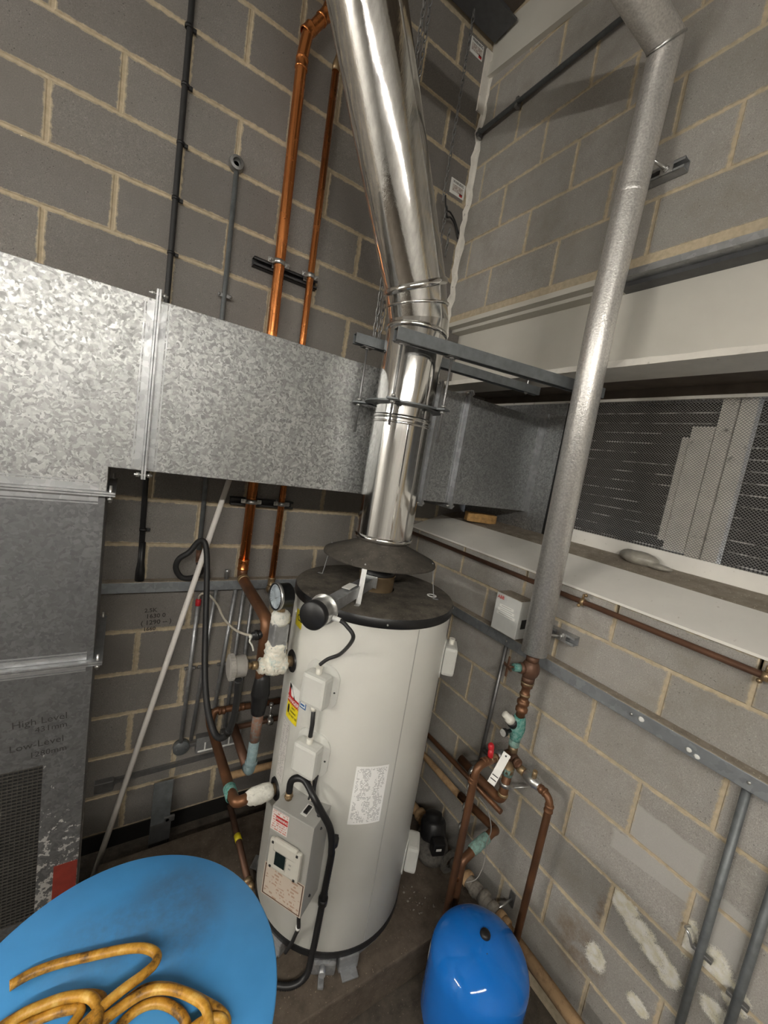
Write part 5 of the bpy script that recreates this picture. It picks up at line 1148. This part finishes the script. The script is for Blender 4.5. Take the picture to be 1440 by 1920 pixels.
# pump and floor run
t = thing('circulation_pump', 'black circulating pump with a grey cast body behind the heater near the right wall', 'pump', (-.16, -.89, .17))
mb = MB(); mb.lathe([(.0001, -.03), (.07, -.03), (.085, -.015), (.085, .025), (.065, .045)], (-.19, -.90, .255), (-.35, -.1, .94), 26); part('cast_body', mb, m_pump, t)
mb = MB(); mb.lathe([(.062, .045), (.068, .06), (.068, .125), (.060, .14), (.045, .142), (.045, .165), (.03, .17), (.0001, .17)], (-.19, -.90, .255), (.15, .35, .93), 26); mb.obox((-.215, -.955, .33), (.07, .05, .07), (V(.94, -.34, 0), V(.34, .94, 0), UP), .008); part('motor', mb, m_black, t)
mb = MB(); mb.obox((-.235, -.985, .345), (.028, .002, .012), (V(.94, -.34, 0), V(.34, .94, 0), UP)); part('label', mb, m_paper, t)
mb = MB(); mb.hardlathe([(.03, 0), (.062, 0), (.062, .014), (.03, .014)], (-.14, -.985, .245), (0, -1, 0), 22); mb.hardlathe([(.03, 0), (.062, 0), (.062, .014), (.03, .014)], (-.14, -.80, .25), (0, 1, 0), 22); part('pump_flange', mb, m_pump, t)
t = thing('floor_pipe', 'sand coloured lagged pipe running along the foot of the right wall past the blue vessel', 'pipe', (-.12, -1.3, .2))
mb = MB(); mb.tube([(-.13, -.55, .25), (-.12, -.80, .25)], .026, 16); mb.tube([(-.12, -1.30, .262), (-.12, -2.9, .232)], .027, 16); part('lagging', mb, m_sand, t)
mb = MB(); mb.tube([(-.12, -1.0, .24), (-.12, -1.32, .262)], .031, 16)
part('grey_wrap', mb, m_greyw, t)
for y, m_, r in ((-.70, m_sand, .036), (-.745, m_sand, .038), (-1.04, m_sand, .036), (-1.10, m_sand, .037), (-1.16, m_greyw, .036), (-1.215, m_greyw, .037), (-1.27, m_greyw, .036), (-1.315, m_sand, .038), (-1.345, m_sand, .036)):
    mb = MB(); mb.lathe([(.024, -.016), (r, -.012), (r, .012), (.024, .016)], (-.12, y, .25 if y > -1.2 else .262), (0, 1, 0), 16, True, (False, False)); part('band', mb, m_, t)
t = thing('wall_plate_bracket', 'small rusty pipe bracket plate on the right wall above the floor pipe', 'bracket', (-.01, -1.285, .27))
mb = MB(); mb.obox((-.004, -1.285, .275), (.004, .030, .075), None, .001); part('plate', mb, m_steeld, t)
mb = MB(); mb.cyl((-.006, -1.285, .275), (-.10, -1.285, .275), .006, None, 8); part('stem', mb, m_steel, t)
# sill pipe and high conduit
t = thing('steel_pipe', 'thin rusty steel pipe running level under the white sill on the right wall', 'pipe', (-.035, -2.2, 1.80))
mb = MB(); mb.cyl((-.032, -.03, 1.812), (-.032, -4.5, 1.785), .0115, None, 12); part('tube', mb, m_copperb, t)
for y in (-1.312, -1.915):
    mb = MB(); z = 1.812 - .006 * -y / 1.0; mb.lathe([(.012, -.008), (.016, -.008), (.016, .008), (.012, .008)], (-.032, y, z), (0, 1, 0), 14, True, (False, False)); mb.cyl((-.035, y, z + .016), (-.035, y, z + .036), .005, None, 8); mb.sphere((-.04, y - .012, z + .034), .008, 8, 6); mb.sphere((-.04, y + .01, z - .018), .008, 8, 6); part('pipe_ring', mb, m_brass, t)
t = thing('high_conduit', 'grey conduit running level high on the right wall behind the lagged pipe bend', 'conduit', (-.03, -.6, 4.32))
mb = MB(); mb.cyl((-.030, -.012, 4.338), (-.030, -4.5, 4.29), .0125, None, 12); part('tube', mb, m_arm, t)
for y in (-.325, -.03):
    mb = MB(); mb.obox((-.024, y, 4.335), (.030, .02, .052), None, .003); mb.sphere((-.034, y, 4.358), .006, 8, 6); part('saddle', mb, m_steeld, t)
# conduits at the right edge and behind the manifold
for y, x0, za, zb, lab in ((-1.955, -.026, 1.445, .25, 'grey steel conduit down the right wall at the right edge, left of two'), (-2.056, -.026, 1.445, .25, 'grey steel conduit down the right wall at the right edge, right of two'), (-.985, -.024, 1.445, .62, 'thin dark conduit on the right wall behind the manifold')):
    t = thing('wall_conduit', lab, 'conduit', (x0, y, zb), 'conduits below the right trunking'); mb = MB(); mb.cyl((x0, y + (.01 if y > -2 else 0), za), (x0, y + (0 if y < -1 else .03), zb), .0125 if y < -1 else .010, None, 12); part('tube', mb, m_arm if y < -1 else m_steeld, t)
    mb = MB(); z = .84 if y > -2 else .80; mb.obox((x0 + .004, y, z), (.018, .055, .014), None, .003); part('saddle', mb, m_steeld, t)
t = thing('wall_hook', 'small pale wire hook on the right wall by the left edge conduit', 'hook', (-.01, -1.915, .86))
mb = MB(); mb.tube(spline([(-.004, -1.905, .875), (-.03, -1.90, .88), (-.036, -1.915, .872), (-.034, -1.93, .84)], 5), .004, 6); part('wire', mb, m_steel, t)
# white control case on the wall
t = thing('control_case', 'white wall case with red letters and three label strips beside the lagged pipe', 'electrical box', (-.05, -.99, 1.52))
mb = MB(); mb.box((-.100, -1.068, 1.520), (-.004, -.914, 1.709), .004); case = part('case', mb, m_abb, t)
mb = MB(); mb.box((-.099, -1.065, 1.7092), (-.004, -.916, 1.7115)); part('dust_layer', mb, m_ledge, t)
fn = plane_fn((-.100, -.99, 1.615), (0, -1, 0), (0, 0, 1), (-1, 0, 0))
part('lettering', text_mb('ABB', .023, lambda a, b: fn(a - .046, b + .074), True), m_labelred, t)
for i, (x0, x1, z) in enumerate(((-.046, .043, .036), (-.052, .050, .016), (-.056, .058, -.004))):
    q, uv = quad(lambda x, y: fn(x, y), x0, z - .007, x1, z + .007); part('label_strip', q, m_paper, t)
    q, uv = quad(lambda x, y: plane_fn((-.1005, -.99, 1.615), (0, -1, 0), (0, 0, 1), (-1, 0, 0))(x, y), x0 + .014, z - .0012, x1 - .014, z + .0018); part('label_print', q, m_ctrl, t)
mb = MB(); mb.box((-.075, -1.0695, 1.572), (-.040, -1.0682, 1.618)); part('side_knockout', mb, m_black, t)

# ================================================================== BLUE VESSEL
vx, vy, vr = -.433, -1.451, .190; za = .530; H = .70 * vr
t = thing('expansion_vessel', 'glossy blue expansion vessel with a domed top and black cap', 'vessel', (vx, vy, 0))
prof = [(.0001, .045), (vr * .55, .055), (vr * .9, .11), (vr, .17), (vr, za - H)] + [(vr * math.cos(a * PI / 2 / 14), za - H + H * math.sin(a * PI / 2 / 14)) for a in range(1, 15)]
mb = MB(); mb.lathe(prof, (vx, vy, 0), (0, 0, 1), 72, True, (False, False)); part('shell', mb, m_blue, t)
mb = MB(); mb.lathe([(.0001, 0), (vr * .8, 0), (vr * .8, .012), (vr * .72, .10), (vr * .6, .1)], (vx, vy, 0), (0, 0, 1), 40, True, (False, False)); part('base_ring', mb, m_black, t)
mb = MB(); mb.lathe([(.0205, -.008), (.0205, .004), (.017, .011), (.008, .014), (.0001, .0145)], (vx, vy, za), (0, 0, 1), 26, True, (False, False)); part('valve_cap', mb, m_black, t)
mb = MB(); mb.sphere((vx - .035, vy - .045, za - .008), .0028, 8, 6); part('pin_mark', mb, m_dark, t)
mb = MB(); a0, a1 = math.radians(116), math.radians(137); rr_ = vr + .001; ks = 5; rsv = []
for i in range(ks + 1):
    a = a0 + (a1 - a0) * i / ks; mb.v += [(vx + rr_ * math.cos(a), vy + rr_ * math.sin(a), .33), (vx + rr_ * math.cos(a), vy + rr_ * math.sin(a), .40)]
for i in range(ks): mb.f.append((2 * i, 2 * i + 2, 2 * i + 3, 2 * i + 1)); mb.sm.append(True)
part('side_label', mb, m_paper, t)

# ================================================================== BLUE TOP + HOSE
dx, dy, dr, dz = -1.669, -1.580, .265, 1.280
t = thing('round_table', 'high round table with a smudged bright blue top in the left foreground', 'table', (dx, dy, 0))
mb = MB(); mb.lathe([(.0001, dz - .010), (dr - .003, dz - .010), (dr, dz - .006), (dr, dz - .003), (dr - .003, dz), (.0001, dz)], (dx, dy, 0), (0, 0, 1), 96, True, (False, False)); part('table_top', mb, m_disc, t)
mb = MB(); mb.lathe([(.085, dz - .018), (.085, dz - .0105)], (dx, dy, 0), (0, 0, 1), 32); part('mounting_plate', mb, m_dark, t)
mb = MB(); mb.lathe([(.024, .025), (.024, dz - .018)], (dx, dy, 0), (0, 0, 1), 24); part('pedestal', mb, m_steeld, t)
mb = MB(); mb.lathe([(.0001, 0), (.20, 0), (.20, .010), (.18, .016), (.03, .03), (.0001, .03)], (dx, dy, 0), (0, 0, 1), 48); part('base', mb, m_dark, t)
HZ = dz + .0078
A = [(-1.824, -1.481, 0), (-1.797, -1.476, 0), (-1.760, -1.479, 0), (-1.713, -1.491, .002), (-1.664, -1.508, .008), (-1.630, -1.527, .014), (-1.612, -1.549, .018), (-1.616, -1.566, .022), (-1.636, -1.576, .024), (-1.667, -1.584, .024), (-1.701, -1.596, .022), (-1.745, -1.622, .018), (-1.79, -1.665, .012), (-1.80, -1.71, .008), (-1.77, -1.75, .006),
     (-1.70, -1.775, .004), (-1.62, -1.77, .004), (-1.55, -1.74, .004), (-1.518, -1.700, .006), (-1.520, -1.680, .010), (-1.545, -1.652, .012), (-1.571, -1.626, .012), (-1.600, -1.602, .010), (-1.632, -1.588, .008), (-1.664, -1.592, .004), (-1.700, -1.606, .002), (-1.745, -1.635, .0), (-1.765, -1.69, .0), (-1.72, -1.735, .0),
     (-1.66, -1.745, .0), (-1.60, -1.72, .0), (-1.574, -1.680, .0), (-1.577, -1.648, .0), (-1.602, -1.618, .0), (-1.630, -1.606, .0), (-1.66, -1.612, .0), (-1.69, -1.64, .004), (-1.715, -1.655, .016), (-1.70, -1.60, .010), (-1.692, -1.572, .004), (-1.705, -1.556, .002), (-1.735, -1.541, .0), (-1.770, -1.534, .0), (-1.803, -1.533, .0), (-1.840, -1.545, .0), (-1.868, -1.585, .0), (-1.862, -1.63, .0), (-1.83, -1.65, .0),
     (-1.79, -1.635, .004), (-1.745, -1.600, .010), (-1.722, -1.572, .006), (-1.745, -1.556, .001), (-1.780, -1.551, .0), (-1.815, -1.553, .0), (-1.845, -1.575, .004), (-1.85, -1.61, .012), (-1.82, -1.66, .018), (-1.76, -1.71, .018), (-1.68, -1.715, .018), (-1.62, -1.70, .016), (-1.56, -1.678, .014), (-1.522, -1.690, .014), (-1.53, -1.725, .010), (-1.58, -1.755, .010), (-1.66, -1.79, .006), (-1.72, -1.80, .004), (-1.78, -1.765, .006), (-1.79, -1.70, .012), (-1.755, -1.650, .016), (-1.715, -1.617, .018), (-1.672, -1.603, .016),
     (-1.632, -1.599, .018), (-1.598, -1.612, .020), (-1.566, -1.638, .020), (-1.545, -1.668, .020), (-1.552, -1.705, .018), (-1.61, -1.745, .016), (-1.70, -1.765, .014), (-1.80, -1.71, .022), (-1.855, -1.635, .016), (-1.848, -1.575, .012), (-1.812, -1.545, .012), (-1.770, -1.544, .014), (-1.735, -1.551, .014),
     (-1.706, -1.572, .018), (-1.698, -1.612, .026), (-1.72, -1.66, .026), (-1.77, -1.71, .026)]
t = thing('yellow_hose', 'coiled dirty yellow hose lying on the round blue table top', 'hose', (-1.68, -1.63, dz))
hpts = spline([(x, y, HZ + z) for x, y, z in A], 7)
mb = MB(); mb.tube(hpts, .0076, 14); part('tube', mb, m_hose, t)
e0 = hpts[0]; ed = (hpts[0] - hpts[1]).normalized()
mb = MB(); mb.lathe([(.0077, 0), (.0077, .0015), (.005, .0015), (.005, -.004), (.0001, -.004)], e0, ed, 14, True, (False, False)); part('cut_end', mb, m_hose, t)
